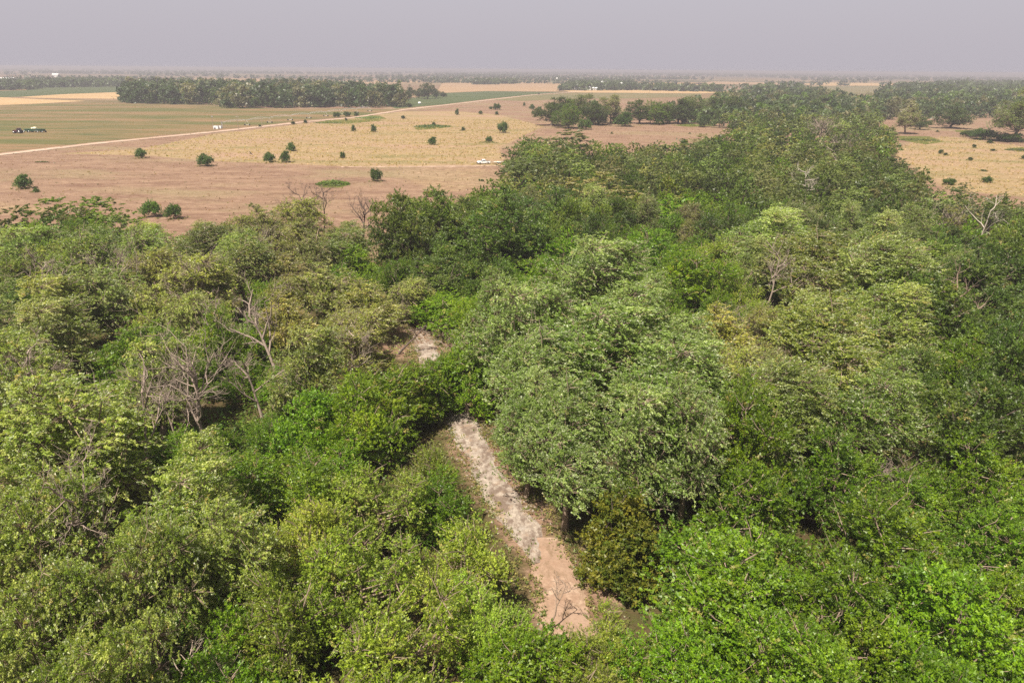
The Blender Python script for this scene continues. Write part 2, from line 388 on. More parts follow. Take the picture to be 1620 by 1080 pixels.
road('worn_track', [(540, 264), (640, 263.5), (740, 263), (800, 262), (880, 262)], 2.2, 0.03, F_ROAD, 0.5)
road('farm_track', [(640, 176), (720, 171), (800, 168), (880, 168)], 4, 0.05, F_OLIVE, 0.8)

def gravel_material():
    m, t, o = mat('white_gravel')
    P = N(t, 'ShaderNodeNewGeometry').outputs['Position']
    n1 = noise(t, P, 0.55, 4, 0.65); n2 = noise(t, P, 1.7, 6, 0.8); n3 = noise(t, P, 14, 2, 0.8)
    c = mixc(t, ramp(t, n2, 0.36, 0.62), (0.170, 0.135, 0.110), (0.330, 0.281, 0.230)); c = mixc(t, ramp(t, n1, 0.52, 0.66), c, (0.210, 0.145, 0.100))
    c = mixc(t, ramp(t, noise(t, P, 0.9, 5, 0.7, (1.0, 0.6, 1)), 0.46, 0.57), c, (0.135, 0.10, 0.078))  # dark patches: leaf litter, plus dappled tree shade put into the colour
    c = mixc(t, ramp(t, noise(t, P, 0.32, 4, 0.7), 0.55, 0.66), c, (0.27, 0.235, 0.20))
    c = mixc(t, 1.0, c, mth(t, 'ADD', mth(t, 'MULTIPLY', n3, 0.9), 0.52), 'MULTIPLY')
    principled(t, o, c, 0.9, 0.1, normal=bump(t, n3, 0.8, 0.05)); return m
def sand_material():
    m, t, o = mat('bare_dirt')
    P = N(t, 'ShaderNodeNewGeometry').outputs['Position']
    n1 = noise(t, P, 0.45, 5, 0.7); n2 = noise(t, P, 4, 4, 0.7); n0 = noise(t, P, 0.8, 5, 0.7, (1, .5, 1))
    c = mixc(t, ramp(t, n1, 0.35, 0.65), (0.210, 0.135, 0.093), (0.260, 0.180, 0.130)); c = mixc(t, 1.0, c, mth(t, 'ADD', mth(t, 'MULTIPLY', n2, 0.6), 0.68), 'MULTIPLY')
    c = mixc(t, ramp(t, n0, 0.53, 0.64), c, (0.17, 0.115, 0.075)); c = mixc(t, ramp(t, noise(t, P, 0.25, 4, 0.7), 0.56, 0.68), c, (0.36, 0.27, 0.20))
    principled(t, o, c, 0.95, 0.05, normal=bump(t, n2, 0.7, 0.08)); return m
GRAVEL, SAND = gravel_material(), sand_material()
def strip(name, L, R, z, m, n, wob, seed):
    A, B = smooth_poly(L, R, n, wob, seed)
    K = 6; f = np.linspace(0, 1, K); g = np.random.default_rng(seed + 9)
    V = A[:, None, :] + (B - A)[:, None, :] * f[None, :, None]
    z = z + 0.07 * np.sin(f * math.pi)[None, :] + g.uniform(0, 0.02, (n, K)); z[:, 0] = 0.0; z[:, -1] = 0.0
    V = np.concatenate([V, z[:, :, None]], -1).reshape(-1, 3)
    i = np.arange(n - 1)[:, None] * K + np.arange(K - 1)[None, :]; F = np.stack([i, i + 1, i + 1 + K, i + K], -1).reshape(-1, 4)
    me = make_mesh(name, V, F, m, smooth=True)
    if me.polygons[0].normal.z < 0: me.flip_normals()
    return tag(link(name, me), kind='structure')
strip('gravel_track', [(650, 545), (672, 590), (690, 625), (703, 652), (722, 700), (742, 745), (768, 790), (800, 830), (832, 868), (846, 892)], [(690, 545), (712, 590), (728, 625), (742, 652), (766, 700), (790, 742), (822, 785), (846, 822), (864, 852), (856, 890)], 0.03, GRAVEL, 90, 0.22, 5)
strip('dirt_track', [(822, 852), (838, 885), (850, 925), (858, 985), (850, 1080), (840, 1250)], [(880, 850), (905, 885), (925, 925), (938, 985), (975, 1080), (1030, 1250)], 0.012, SAND, 60, 0.2, 6)

# ------------------------------------------------------------------ haze: smoky summer air
hv = box((0, 7200, 20.25), (34000, 16800, 42.5)); ho = tag(link('haze', poly_mesh('haze', hv[0], hv[1], bpy.data.materials.new('smoky_air'))), kind='stuff')
hm = ho.data.materials[0]; hm.use_nodes = True; t = hm.node_tree; t.nodes.clear()
o = t.nodes.new('ShaderNodeOutputMaterial'); pv = t.nodes.new('ShaderNodeVolumePrincipled')
pv.inputs['Color'].default_value = (0.49, 0.472, 0.515, 1); pv.inputs['Density'].default_value = 0.00028; pv.inputs['Anisotropy'].default_value = 0.1
t.links.new(pv.outputs[0], o.inputs['Volume'])

# ------------------------------------------------------------------ trees
WIND = np.array([0.78, -0.60, 0.05])
def unit(v): return v / (np.linalg.norm(v, axis=-1, keepdims=True) + 1e-9)
def leaves(c, a, n, ln, wd):
    """pointed leaf blades: centres, long axes, rough normals"""
    a = unit(a); b = unit(np.cross(a, n))
    ln = np.asarray(ln)[:, None]; wd = np.asarray(wd)[:, None]
    k = len(c)
    V = np.stack([c - a * ln * .45 + b * wd * .5, c + a * ln * .55, c - a * ln * .45 - b * wd * .5], 1).reshape(-1, 3)
    return V, np.arange(3 * k).reshape(k, 3)
def tris(F): return np.concatenate([F[:, :3], F[:, [0, 2, 3]]])
PAL = {  # leaf colours: main, second, pale-underside amount
    'C': ((0.108, 0.162, 0.020), (0.260, 0.300, 0.085), 1.0),
    'G': ((0.078, 0.148, 0.005), (0.150, 0.225, 0.009), 0.25),
    'Y': ((0.155, 0.222, 0.017), (0.255, 0.302, 0.042), 0.4),
    'D': ((0.058, 0.106, 0.010), (0.115, 0.162, 0.019), 0.45),
    'O': ((0.170, 0.195, 0.034), (0.285, 0.280, 0.080), 0.8),
    'J': ((0.060, 0.084, 0.011), (0.150, 0.135, 0.018), 0.0),
    'B': ((0.045, 0.105, 0.012), (0.090, 0.150, 0.018), 0.3),
}
SPEC = {  # H, R, crown base, lobes, lobe radius, sprays per lobe, leaves per spray, leaf size, wind, spray length, twig share
    'C': (16, 6.7, .20, 38, (0.8, 2.5), 62, 19, .175, 1.0, 1.1, .26),
    'G': (10, 4.9, .06, 32, (0.7, 2.0), 58, 18, .165, .25, .8, .08),
    'Y': (9.5, 4.7, .08, 32, (0.6, 1.7), 52, 16, .15, .45, 1.15, .20),
    'D': (16, 6.1, .10, 36, (0.8, 2.4), 60, 18, .205, .25, .85, .08),
    'O': (13, 5.7, .20, 30, (0.7, 1.9), 36, 14, .20, .7, 1.2, .60),
    'J': (8, 3.6, .02, 32, (0.7, 1.2), 60, 14, .17, .1, .6, .0),
    'B': (6, 3.6, .04, 20, (0.6, 1.5), 28, 13, .28, .5, .85, .06),
}
def crown_points(g, k, H, R, base, n, lr):
    zb = H * base; ns = 1 if k == 'J' else int(g.integers(4, 7))
    az0 = g.uniform(0, 6.28); subs = []
    for i in range(ns):                       # the main limbs carry crowns of their own, at uneven heights
        az = az0 + 6.283 * i / max(ns - 1, 1) + g.normal(0, .3); f = 0.15 if i == ns - 1 else g.uniform(.42, .66)
        top = H * (1.0 if i == ns - 1 else g.uniform(.55, 1.0)); subs.append((R * f * math.cos(az), R * f * math.sin(az), top, R * g.uniform(.34, .60)))
    pts = np.zeros((0, 3)); rad = []
    for i in range(n):
        r = g.uniform(*lr); best, bd = None, -1
        for _ in range(10):
            if k == 'J':
                z = H * g.uniform(.04, 1) ** 1.2; a = g.uniform(0, 6.28); q_ = R * (1.05 - z / H) * g.uniform(.4, .85); p = np.array([q_ * math.cos(a), q_ * math.sin(a), max(z - .4, .6)])
            else:
                sx, sy, top, sr = subs[int(g.integers(ns))]; d = unit(g.normal(size=3)); s = g.uniform(.3, 1) ** .4
                hh = (top - zb) * .5; zc = zb + hh * (1.0 if k in 'CO' else .85)
                p = np.array([sx + d[0] * s * max(sr - r * .6, .5), sy + d[1] * s * max(sr - r * .6, .5), zc + d[2] * s * max(hh - r * .5, .4)])
                if d[2] < -.2 and k in 'CO' and g.uniform() < .5: p[2] = 2 * zc - p[2]
                p[2] = max(p[2], r * .7)
            q = (np.linalg.norm(pts - p, axis=1).min() if len(pts) else 9) + g.uniform(0, 0.5)
            if q > bd: bd, best = q, p
        pts = np.vstack([pts, best]); rad.append(r)
    return pts, np.array(rad)
def build_tree(k, seed, scale_leaf=1.0, few=1.0, small=1.0, wood_too=True):
    g = np.random.default_rng(seed)
    H, R, base, nl, lr, ns, nlf, ls, wind, slen, tw = SPEC[k]
    nl = max(5, int(nl * small)); ns = max(4, int(ns * few)); nlf = max(4, int(nlf * few ** .3))
    L, lr_ = crown_points(g, k, H, R, base, nl, lr)
    # tufts of leaves over each lobe
    n = nl * ns; pw = lr_ ** 2 * g.choice([.35, 1, 1], nl); li = np.sort(g.choice(nl, n, p=pw / pw.sum()))   # some lobes are thin, so limbs show
    d = unit(g.normal(size=(n, 3))); d[:, 2] = np.where(d[:, 2] < -0.4, -d[:, 2], d[:, 2])
    rr = lr_[li] * np.where(g.uniform(size=n) < .12, g.uniform(1.1, 1.5, n), g.uniform(0.6, 1.15, n)); P = L[li] + d * rr[:, None] * np.array([1, 1, 0.95])
    P += WIND * wind * 0.35 * g.uniform(0, 1, (n, 1))
    ax = unit(d * 0.7 + WIND * wind * 1.2 + np.array([0, 0, (-0.15 if k in 'CO' else .3 if k != 'Y' else 0.6)]) + g.normal(0, 0.28, (n, 3)))
    sl = slen * g.uniform(0.55, 1.4, n); thick = g.uniform(.09, .17, n) * (ls / .27)
    m = n * nlf; si = np.repeat(np.arange(n), nlf)
    tt = g.uniform(-0.35, 0.65, m)
    c = P[si] + ax[si] * (tt * sl[si])[:, None] + g.normal(0, 1, (m, 3)) * (thick[si] * (1.15 - np.abs(tt)))[:, None]
    c[:, 2] -= 0.25 * np.clip(tt, 0, 1) ** 2 * sl[si]
    up = unit(np.array([0, 0, .75]) + d * 0.75 + g.normal(0, .28, (n, 3)))
    a = ax[si] * (1.0 if wind > .5 else .6) + g.normal(0, 0.42, (m, 3)); nrm = up[si] + g.normal(0, 0.75 if k in 'CO' else 0.5, (m, 3))
    s = ls * scale_leaf * g.uniform(0.65, 1.35, m)
    V, F = leaves(c, a, nrm, s * (1.3 if k in 'CO' else 1.15), s * 0.78)
    p0, p1, und = (np.array(PAL[k][0]), np.array(PAL[k][1]), PAL[k][2])
    w = np.clip(g.normal(0.4, 0.28, nl)[li][si] + g.normal(0, 0.26, n)[si] + g.normal(0, 0.22, m), 0, 1.25)
    col = p0 + (p1 - p0) * w[:, None]; col = col * (g.uniform(0.7, 1.3, (n, 1))[si])
    sick = (g.uniform(size=n) < .028)[si] if k != 'J' else np.zeros(m, bool); col[sick] = col[sick] * .4 + np.array([.20, .15, .06]) * g.uniform(.6, 1.2, (sick.sum(), 1))
    fc = np.c_[np.clip(col, 0.004, 1), np.full(m, und)]
    if not wood_too: return (V, F, fc), None
    # trunk and limbs
    wood = []
    lean = g.normal(0, 0.05 * H, 2); zf = H * max(base, 0.16) * 1.1
    tp = np.array([[0, 0, -0.15], [lean[0] * .3, lean[1] * .3, zf * .5], [lean[0] * .6, lean[1] * .6, zf], [lean[0], lean[1], H * 0.46], [lean[0] * 1.3 + g.normal(0, .4), lean[1] * 1.3, H * 0.62]])
    r0 = 0.024 * H; tr = np.array([r0 * 1.5, r0, r0 * .85, r0 * .5, r0 * .15])
    wood.append(tube(tp, tr, 8))
    for i in range(nl):
        t0 = g.uniform(0.35, 1.0) if L[i, 2] > H * .45 else g.uniform(0.25, 0.6)
        z0 = min(zf * 0.7 + (L[i, 2] - zf * .7) * t0 * 0.75, H * 0.75); z0 = max(z0, zf * 0.5)
        s0 = np.array([np.interp(z0, tp[:, 2], tp[:, 0]), np.interp(z0, tp[:, 2], tp[:, 1]), z0]); rs = np.interp(z0, tp[:, 2], tr)
        mid = s0 * .5 + L[i] * .5 + np.array([0, 0, -0.12 * np.linalg.norm(L[i] - s0)]) + g.normal(0, .25, 3)
        wood.append(tube([s0, mid, L[i], L[i] + g.normal(0, .3, 3) + np.array([0, 0, lr_[i] * .5])], [min(rs * .6, .17), min(rs * .42, .10), .042, .012], 5))
    if tw > 0:
        for j in np.nonzero(g.uniform(size=n) < tw)[0]:
            a0 = L[li[j]] + (P[j] - L[li[j]]) * 0.2; a1 = P[j] + ax[j] * sl[j] * (0.45 if g.uniform() < .7 else .9) + np.array([0, 0, .05])
            wood.append(tube([a0, (a0 + a1) / 2 + g.normal(0, .08, 3), a1], [.05, .035, .012], 3))
    return (V, F, fc), join(wood)

PROTO = {}
def proto(k, n, seeds):
    for i, s in enumerate(seeds):
        (V, F, fc), wd = build_tree(k, s)
        PROTO.setdefault(k, []).append((make_mesh(n + '_crown', V, F, LEAF, fc), make_mesh(n + '_trunk', wd[0], wd[1], DARKBARK if k in 'DJ' else BARK, smooth=True)))
for k, n, sd_ in (('C', 'cottonwood', (11, 12, 13, 14)), ('G', 'leafy_tree', (21, 22, 23, 24)), ('Y', 'feathery_tree', (31, 32, 33)), ('D', 'dark_tree', (41, 42, 43)), ('O', 'sparse_tree', (51, 52, 53)), ('J', 'cedar', (61, 62)), ('B', 'bush', (81, 82, 83))):
    proto(k, n, sd_)

TREES = []     # (kind, x, y, R, H, px, py, hero)
def add_tree(k, x, y, R, H, hero=False):
    px, py, zz = proj(np.array([[x, y, H * 0.62]]))
    TREES.append([k, x, y, R, H, float(px[0]), float(py[0]), hero])
HERO = [
 ('C',110,690,290,16),('C',285,800,220,15),('C',60,850,220,15),('C',225,930,200,15),('C',60,1000,220,14),('C',170,1070,210,14),('C',370,880,160,13),
 ('Y',475,835,165,9),('Y',590,790,180,9),('Y',560,905,220,10),('Y',440,970,190,10),('G',375,1015,140,8),('Y',640,1015,230,10),('Y',735,885,180,9),('G',700,800,120,7),
 ('Y',680,745,110,8),('G',490,770,160,8),('Y',770,965,140,8),('G',820,1050,220,8),('Y',975,1010,120,6),('G',1065,1030,180,8),('G',1150,900,280,10),('G',1195,795,190,10),
 ('G',1400,860,250,11),('G',1330,960,220,10),('G',1510,980,260,11),('G',1260,1055,200,9),('G',1585,860,180,9),('G',1320,740,170,11),('D',1560,640,220,15),('G',1540,745,170,10),
 ('J',985,828,165,9),('C',900,690,190,16),('C',835,665,130,14),('C',1000,700,190,15),('C',930,440,210,17),('C',815,520,200,16),('C',940,530,260,18),('C',860,605,230,16),('C',1060,590,240,17),
 ('C',1090,690,170,15),('G',1180,690,170,13),('C',1230,640,180,14),('C',1380,640,180,15),('C',1320,540,220,16),('C',1410,520,160,15),('C',1290,420,210,17),('C',1385,440,180,17),('C',1210,380,180,16),
 ('D',1480,470,190,17),('D',1560,430,180,16),('O',1140,520,130,12),('G',1100,440,140,12),('G',1020,390,140,11),('G',1060,330,130,12),('Y',1150,400,120,12),('G',850,430,110,7),('G',715,485,130,7),
 ('G',735,570,110,9),('D',780,345,190,20),('D',880,330,150,17),('D',702,340,130,19),('D',640,352,110,20),('D',690,430,120,11),('C',845,265,120,15),('C',890,225,100,14),('C',945,300,110,14),
 ('G',618,628,160,9),('G',560,650,150,11),('O',582,472,120,11),('O',645,470,90,8),('G',625,430,80,7),('O',520,450,140,12),('O',480,375,130,13),('O',560,545,140,11),('O',420,352,100,13),('C',240,400,140,13),('C',120,395,140,13),
 ('C',30,400,140,13),('C',60,500,170,14),('C',25,590,180,14),('G',230,545,180,10),('O',300,450,140,12),('C',165,470,160,13),('G',400,520,110,7),('O',455,500,120,12),('G',125,325,110,8),('G',180,352,110,9),
 ('G',60,345,110,9),('G',690,604,110,8),('G',738,588,120,9),('O',470,345,110,12),('C',540,385,120,12),('G',560,410,90,9),('Y',935,1035,130,6),('G',425,690,90,5),('G',385,745,100,5),('G',455,745,90,4.5),('G',285,700,80,5.5),('G',385,590,90,6),('G',310,585,90,6),('G',345,700,70,3.5),('Y',900,1080,150,6),('G',545,735,110,6),('C',320,390,130,13),('C',480,580,140,13),('G',490,660,140,10),('C',380,420,120,13),
]
for k, px, py, dm, H in HERO:
    c = at(px, py, H * 0.62); depth = float((c - EYE) @ FWD)
    add_tree(k, c[0], c[1], dm / 2 * depth / FPX, H, True)

CLEAR = [[(700, 655), (757, 655), (800, 715), (870, 775), (900, 850), (965, 885), (1000, 905), (1000, 930), (950, 945), (940, 968), (858, 968), (832, 880), (800, 835), (760, 800), (705, 770), (708, 700)],
         [(616, 520), (645, 505), (680, 512), (704, 535), (700, 556), (632, 558), (610, 548)], [(552, 406), (585, 402), (596, 428), (572, 432)]]
def blocks(x, y, R, H):
    """would this tree stand in front of a clearing that the photo shows?"""
    pts = []
    for zz, rf in ((H * .97, .35), (H * .62, 1.0), (H * .4, .9), (H * .2, .5)):
        for an in np.arange(0, 6.28, 0.52): pts.append((x + math.cos(an) * R * rf, y + math.sin(an) * R * rf, zz))
        pts.append((x, y, zz))
    a, b, _ = proj(np.array(pts))
    return any(inside(a, b, c).any() for c in CLEAR)
DEADPX = [(345, 620, 80), (400, 480, 55), (575, 345, 30), (510, 320, 30), (1365, 745, 30), (1300, 207, 15), (1325, 234, 13), (1280, 285, 14), (1556, 345, 20), (1495, 340, 20), (1180, 525, 30), (1490, 505, 20)]
seeds = [(t_[5], t_[6], t_[0]) for t_ in TREES] + [(250, 650, 'G'), (430, 720, 'G'), (360, 700, 'G'), (1450, 700, 'G'), (1600, 560, 'D'), (1500, 560, 'D'), (1240, 900, 'G'), (760, 740, 'G'), (1000, 600, 'C')]
SPX = np.array([(a, b) for a, b, _ in seeds])
MIXED = ('C', 'D', 'G', 'O', 'C', 'D', 'G')
cells = {}
def reg(x, y, R): cells.setdefault((int(x // 12), int(y // 12)), []).append((x, y, R))
def crowded(x, y, R, k=0.64):
    i, j = int(x // 12), int(y // 12)
    return any(math.hypot(x - a, y - b) < k * (R + r) for u in (-1, 0, 1) for v_ in (-1, 0, 1) for a, b, r in cells.get((i + u, j + v_), ()))
for t_ in TREES: reg(t_[1], t_[2], t_[3])
g = np.random.default_rng(99)
cand = np.stack([g.uniform(-330, 420, 60000), g.uniform(16, 560, 60000), np.zeros(60000)], 1)
cand = cand[in_forest(cand)]
q = cand.copy(); q[:, 2] = 8; ax_, ay_, _z = proj(q); cand = cand[(ax_ > -70) & (ax_ < 1690) & (ay_ < 1150)]
L_, R_ = smooth_poly(TRAIL_L, TRAIL_R, 40, 0); TRC = [tuple(c) for c in (L_ + R_) / 2]
sandc = at(655, 540)
for x, y, _ in cand:
    D = math.hypot(x, y)
    if D < 30: continue
    px, py, _z = proj(np.array([[x, y, 9.0]])); px, py = px[0], py[0]
    if D < 165:
        j = np.argmin(np.hypot(SPX[:, 0] - px, (SPX[:, 1] - py) * 1.4)); k = seeds[j][2] if g.uniform() < 0.8 or D < 75 else g.choice(list(MIXED))
        if k == 'J': k = 'G'
    else: k = g.choice(list(MIXED))
    H0, R0 = SPEC[k][:2]; f = g.uniform(0.72, 1.08); R = R0 * f * g.uniform(0.85, 1.1); H = H0 * f * g.uniform(.82, 1.2)
    if D < 70: H *= .92
    if D > 300: R *= 1.2; H = max(H, 12)
    if crowded(x, y, R, .67 if D < 200 else .80): continue
    if seg_dist(np.array([x]), np.array([y]), TRC)[0] < 4.2: continue
    if D < 240 and blocks(x, y, R, H): continue
    if D > 150:                                                        # keep the outline of the woods where the photo has it
        H = min(H, 15); ex = np.array([[x, y, H * 1.02], [x - R * .8, y, H * .8], [x + R * .8, y, H * .8]]); ea, eb, _z = proj(ex)
        if not inside(ea, eb, FOREST_PX).all():
            H *= .72; R *= .8; ex[:, 2] *= .72; ea, eb, _z = proj(ex)
            if not inside(ea, eb, FOREST_PX).all(): continue
    if any(math.hypot(px - a, py - b) < r for a, b, r in DEADPX): continue
    reg(x, y, R); add_tree(k, x, y, R, H)
TREES.sort(key=lambda t_: math.hypot(t_[1], t_[2]))
N_SINGLE = 270
single, rest = TREES[:N_SINGLE], TREES[N_SINGLE:]
print('forest trees', len(TREES), 'last single at', math.hypot(single[-1][1], single[-1][2]))

KNAME = {'C': ('cottonwood_tree', 'silvery olive cottonwood'), 'G': ('leafy_tree', 'bright green leafy tree'), 'Y': ('feathery_tree', 'yellow-green feathery tree'), 'D': ('dark_tree', 'dense dark green tree'), 'O': ('sparse_tree', 'thin grey-olive tree'), 'J': ('cedar_tree', 'dark olive cedar')}
LAND = [('the dark cedar', 985, 830), ('the lower dirt track', 900, 940), ('the mid gravel track', 790, 760), ('the upper gravel track', 715, 650), ('the sandy clearing', 655, 540), ('the big bare tree', 345, 630), ('the leaning bare tree', 400, 490),
        ('the pasture-edge snags', 545, 335), ('the white pickup', 768, 262), ('the bare tan bush', 1365, 745), ('the white forked snag', 1555, 345), ('the white bent snag', 1280, 285), ('the grey leafless crown', 1300, 200),
        ('the middle left edge', 10, 560), ('the bottom left corner', 20, 1060), ('the bare fallen tangle', 240, 1045), ('the bottom edge below the track', 800, 1075), ('the bottom right corner', 1600, 1060), ('the middle right edge', 1610, 600),
        ('the pasture at the left edge', 60, 300), ('the broadest silvery crowns', 950, 560), ('the pale olive cottonwood', 1320, 540), ('the right pasture', 1560, 280), ('the grassy gap', 590, 425), ('the tallest dark trees', 780, 340), ('the bare grey shrub', 1180, 560), ('the bottom edge left of centre', 520, 1070), ('the bottom edge right of centre', 1200, 1070), ('the forest-edge bushes', 260, 332)]
ORD = ['', 'second ', 'third ', 'fourth ', 'fifth ', 'sixth ', 'seventh ', 'eighth ', 'ninth ', 'tenth ', 'eleventh ', 'twelfth ']
def relation(px, py):
    j = min(range(len(LAND)), key=lambda i: math.hypot(LAND[i][1] - px, (LAND[i][2] - py) * 1.3)); n, a, b = LAND[j]
    dx, dy = px - a, (py - b) * 1.3
    if abs(dx) > abs(dy): return ('left of ' if dx < 0 else 'right of ') + n
    return ('behind ' if dy < 0 else 'in front of ') + n
def describe(items):
    """items: (phrase, px, py) -> unique labels: look, ordinal, landmark"""
    groups = {}
    short = lambda r: r.replace('the bare grey shrub', 'the bare grey shrub hollow')
    for i, (ph, px, py) in enumerate(items): groups.setdefault((ph, relation(px, py)), []).append(i)
    out = [None] * len(items)
    for (ph, rel), ids in groups.items():
        if len(ids) == 1: out[ids[0]] = f'{ph} {rel}'; continue
        ids.sort(key=lambda i: items[i][1])
        for n_, i in enumerate(ids): out[i] = f"{ph}, {'leftmost' if n_ == 0 else ORD[n_] + 'from left'} {rel}"
    return out
g = np.random.default_rng(5)
items, tints = [], []
for k, x, y, R, H, px, py, hero in single:
    v = g.choice([0, 1, 2], p=[.3, .45, .25]); b = (0.84, 1.0, 1.2)[v]
    tint = np.array([b * g.uniform(.92, 1.1), b * g.uniform(.95, 1.05), b * g.uniform(.8, 1.15)]); tints.append(tint)
    if math.hypot(x, y) > 140: tints[-1] = tint = tint * g.choice([.62, .78, .95, 1.1])          # the older, darker belt beyond
    if k == 'C' and 700 < px < 1160 and 380 < py < 740: tints[-1] = tint = np.array([.97, 1.04, 1.12]) * g.uniform(.95, 1.05); v = 1   # the broad silvery group
    if k == 'C' and px < 430 and py > 560: tints[-1] = tint = np.array([1.20, 1.14, 1.0]) * g.uniform(.9, 1.08); v = 1        # paler, yellower olive group at left
    size = 'tall ' if H > 15.5 else 'low ' if H < 8.6 else ('darker ', '', 'paler ')[v]; tone = ''
    items.append((size + tone + KNAME[k][1], px, py))
labs = describe(items)
labs = [l_ if len(l_.replace('-', ' ').split()) <= 16 else l_.split(' ', 1)[1] if l_.split(' ', 1)[0] in ('tall', 'low', 'darker', 'paler') else l_ for l_ in labs]
print('labels', len(labs), len(set(labs)), max(len(l_.split()) for l_ in labs))
# each crown differs: a yaw, a size and a tint of its own
for (k, x, y, R, H, px, py, hero), tint, lab in zip(single, tints, labs):
    cm, tm = PROTO[k][g.integers(len(PROTO[k]))]
    H0, R0 = SPEC[k][:2]
    o = link(KNAME[k][0], None, loc=(x, y, 0)); o.scale = (R / R0, R / R0, H / H0); o.rotation_euler = (0, 0, g.uniform(-.7, .7) if k in 'CO' else g.uniform(-3.1, 3.1)); o.empty_display_size = .5
    tag(o, lab, 'tree', {'C': 'cottonwoods of the river woods', 'G': 'bright green trees of the river woods', 'Y': 'feathery trees of the river woods', 'D': 'dark trees of the river woods', 'O': 'thin olive trees of the river woods', 'J': 'cedars'}[k])
    c = link('crown', cm, o); c.color = (*tint, 1); link('trunk', tm, o)

# lighter-built trees for the far woods, joined because they read as one mass
def far_tree(g, H, R, nl, nq, qs, pal):
    p0, p1 = np.array(pal[0]), np.array(pal[1])
    zc = H * .47
    d = unit(g.normal(size=(nl, 3))); s = g.uniform(.4, 1, (nl, 1)) ** .5
    lr = R * g.uniform(.26, .42, nl); Lc = np.c_[d[:, :2] * s * (R * .74), zc + d[:, 2] * s[:, 0] * (H * .42)]
    li = g.integers(0, nl, nq); dd = unit(g.normal(size=(nq, 3))); dd[:, 2] = np.where(dd[:, 2] < -.3, -dd[:, 2], dd[:, 2])
    c = Lc[li] + dd * (lr[li] * g.uniform(.6, 1.1, nq))[:, None]
    a = WIND * .5 + g.normal(0, .7, (nq, 3)); n = dd * .7 + np.array([0, 0, .5]) + g.normal(0, .45, (nq, 3))
    low = g.uniform(size=nq) < .16; c[low] = np.c_[g.normal(0, R * .42, (low.sum(), 2)), g.uniform(.2, H * .3, low.sum())]
    sz = qs * g.uniform(.6, 1.4, nq); V, F = leaves(c, a, n, sz * 1.25, sz)
    w = np.clip(g.normal(.4, .3, nl)[li] + g.normal(0, .12, nq), 0, 1.1)
    return V, F, np.c_[(p0 + (p1 - p0) * w[:, None]) * g.uniform(.65, 1.25), np.full(nq, pal[2] * .3)]
FPAL = {'C': ((.058, .088, .026), (.10, .13, .048), .6), 'D': ((.030, .056, .017), (.058, .084, .024), .3), 'G': ((.07, .125, .016), (.11, .165, .022), .3), 'O': ((.12, .12, .055), (.18, .165, .09), .5), 'Y': PAL['Y'], 'J': PAL['D']}
LIGHT = {}
def light_tree(k, lod):
    if (k, lod) not in LIGHT:
        few, small, sl = ((.15, .70, 2.75), (.085, .58, 4.2))[lod]
        LIGHT[(k, lod)] = [build_tree(k, 500 + i * 7 + ord(k), sl, few, small, False)[0] for i in range(4)]
    return LIGHT[(k, lod)]
def copies(name, label, lst, seed):
    """lst: (kind, x, y, R, H, lod) joined into one mesh"""
    g = np.random.default_rng(seed); Vs, Fs, Cs, o = [], [], [], 0
    for k, x, y, R, H, lod in lst:
        T = light_tree(k, lod); V, F, C = T[int(g.integers(len(T)))]; H0, R0 = SPEC[k][:2]; a = g.uniform(-.8, .8); ca, sa = math.cos(a), math.sin(a)
        V = V @ np.array([[ca, sa, 0], [-sa, ca, 0], [0, 0, 1]]) * np.array([R / R0, R / R0, H / H0]) + np.array([x, y, 0])
        b = g.choice([.46, .62, .82, 1.08], p=[.25, .3, .28, .17]); br = g.uniform() < .09; C = (C * .45 + C.mean(0) * .55) * np.array([b * g.uniform(.92, 1.12) * (1.25 if br else 1), b, b * g.uniform(.85, 1.2) * (1.5 if br else 1), .4])
        Vs.append(V); Fs.append(F + o); Cs.append(C); o += len(V)
        V, F = tube([[x, y, -.1], [x + g.normal(0, .4), y, H * .35], [x + g.normal(0, .8), y, H * .6]], [.35, .25, .1], 4); F = tris(F); Vs.append(V); Fs.append(F + o); o += len(V)
        Cs.append(np.tile([.10, .075, .055, 0], (len(F), 1)))
    ob = link(name, make_mesh(name, np.concatenate(Vs), np.concatenate(Fs), LEAF, np.concatenate(Cs)))
    print(name, len(lst), 'trees', sum(len(f) for f in Fs), 'tris')
    return tag(ob, label, None, None, 'stuff')
def stuff_woods(name, label, lst, seed):
    """lst: (kind, x, y, R, H, quads, quad size)"""
    g = np.random.default_rng(seed); Vs, Fs, Cs, o, wood = [], [], [], 0, []
    for k, x, y, R, H, nq, qs in lst:
        V, F, C = far_tree(g, H, R, 9, nq, qs, FPAL[k]); V = V + np.array([x, y, 0]); Vs.append(V); Fs.append(F + o); Cs.append(C); o += len(V)
        if nq > 100:
            V, F = tube([[x, y, -.1], [x + g.normal(0, .4), y, H * .35], [x + g.normal(0, .8), y, H * .6]], [.35, .25, .1], 4); F = tris(F); Vs.append(V); Fs.append(F + o); o += len(V)
            Cs.append(np.tile([.12, .09, .07, 0], (len(F), 1)))
    ob = link(name, make_mesh(name, np.concatenate(Vs), np.concatenate(Fs), LEAF, np.concatenate(Cs)))
    print(name, len(lst), 'trees', sum(len(f) for f in Fs), 'tris')
    return tag(ob, label, None, None, 'stuff')
lst = [(k if k != 'J' else 'D', x, y, R * 1.12, H, 0 if math.hypot(x, y) < 330 else 1) for k, x, y, R, H, *_ in rest]
if lst: copies('river_woods', 'wooded belt winding away beyond the nearer trees', lst, 71)
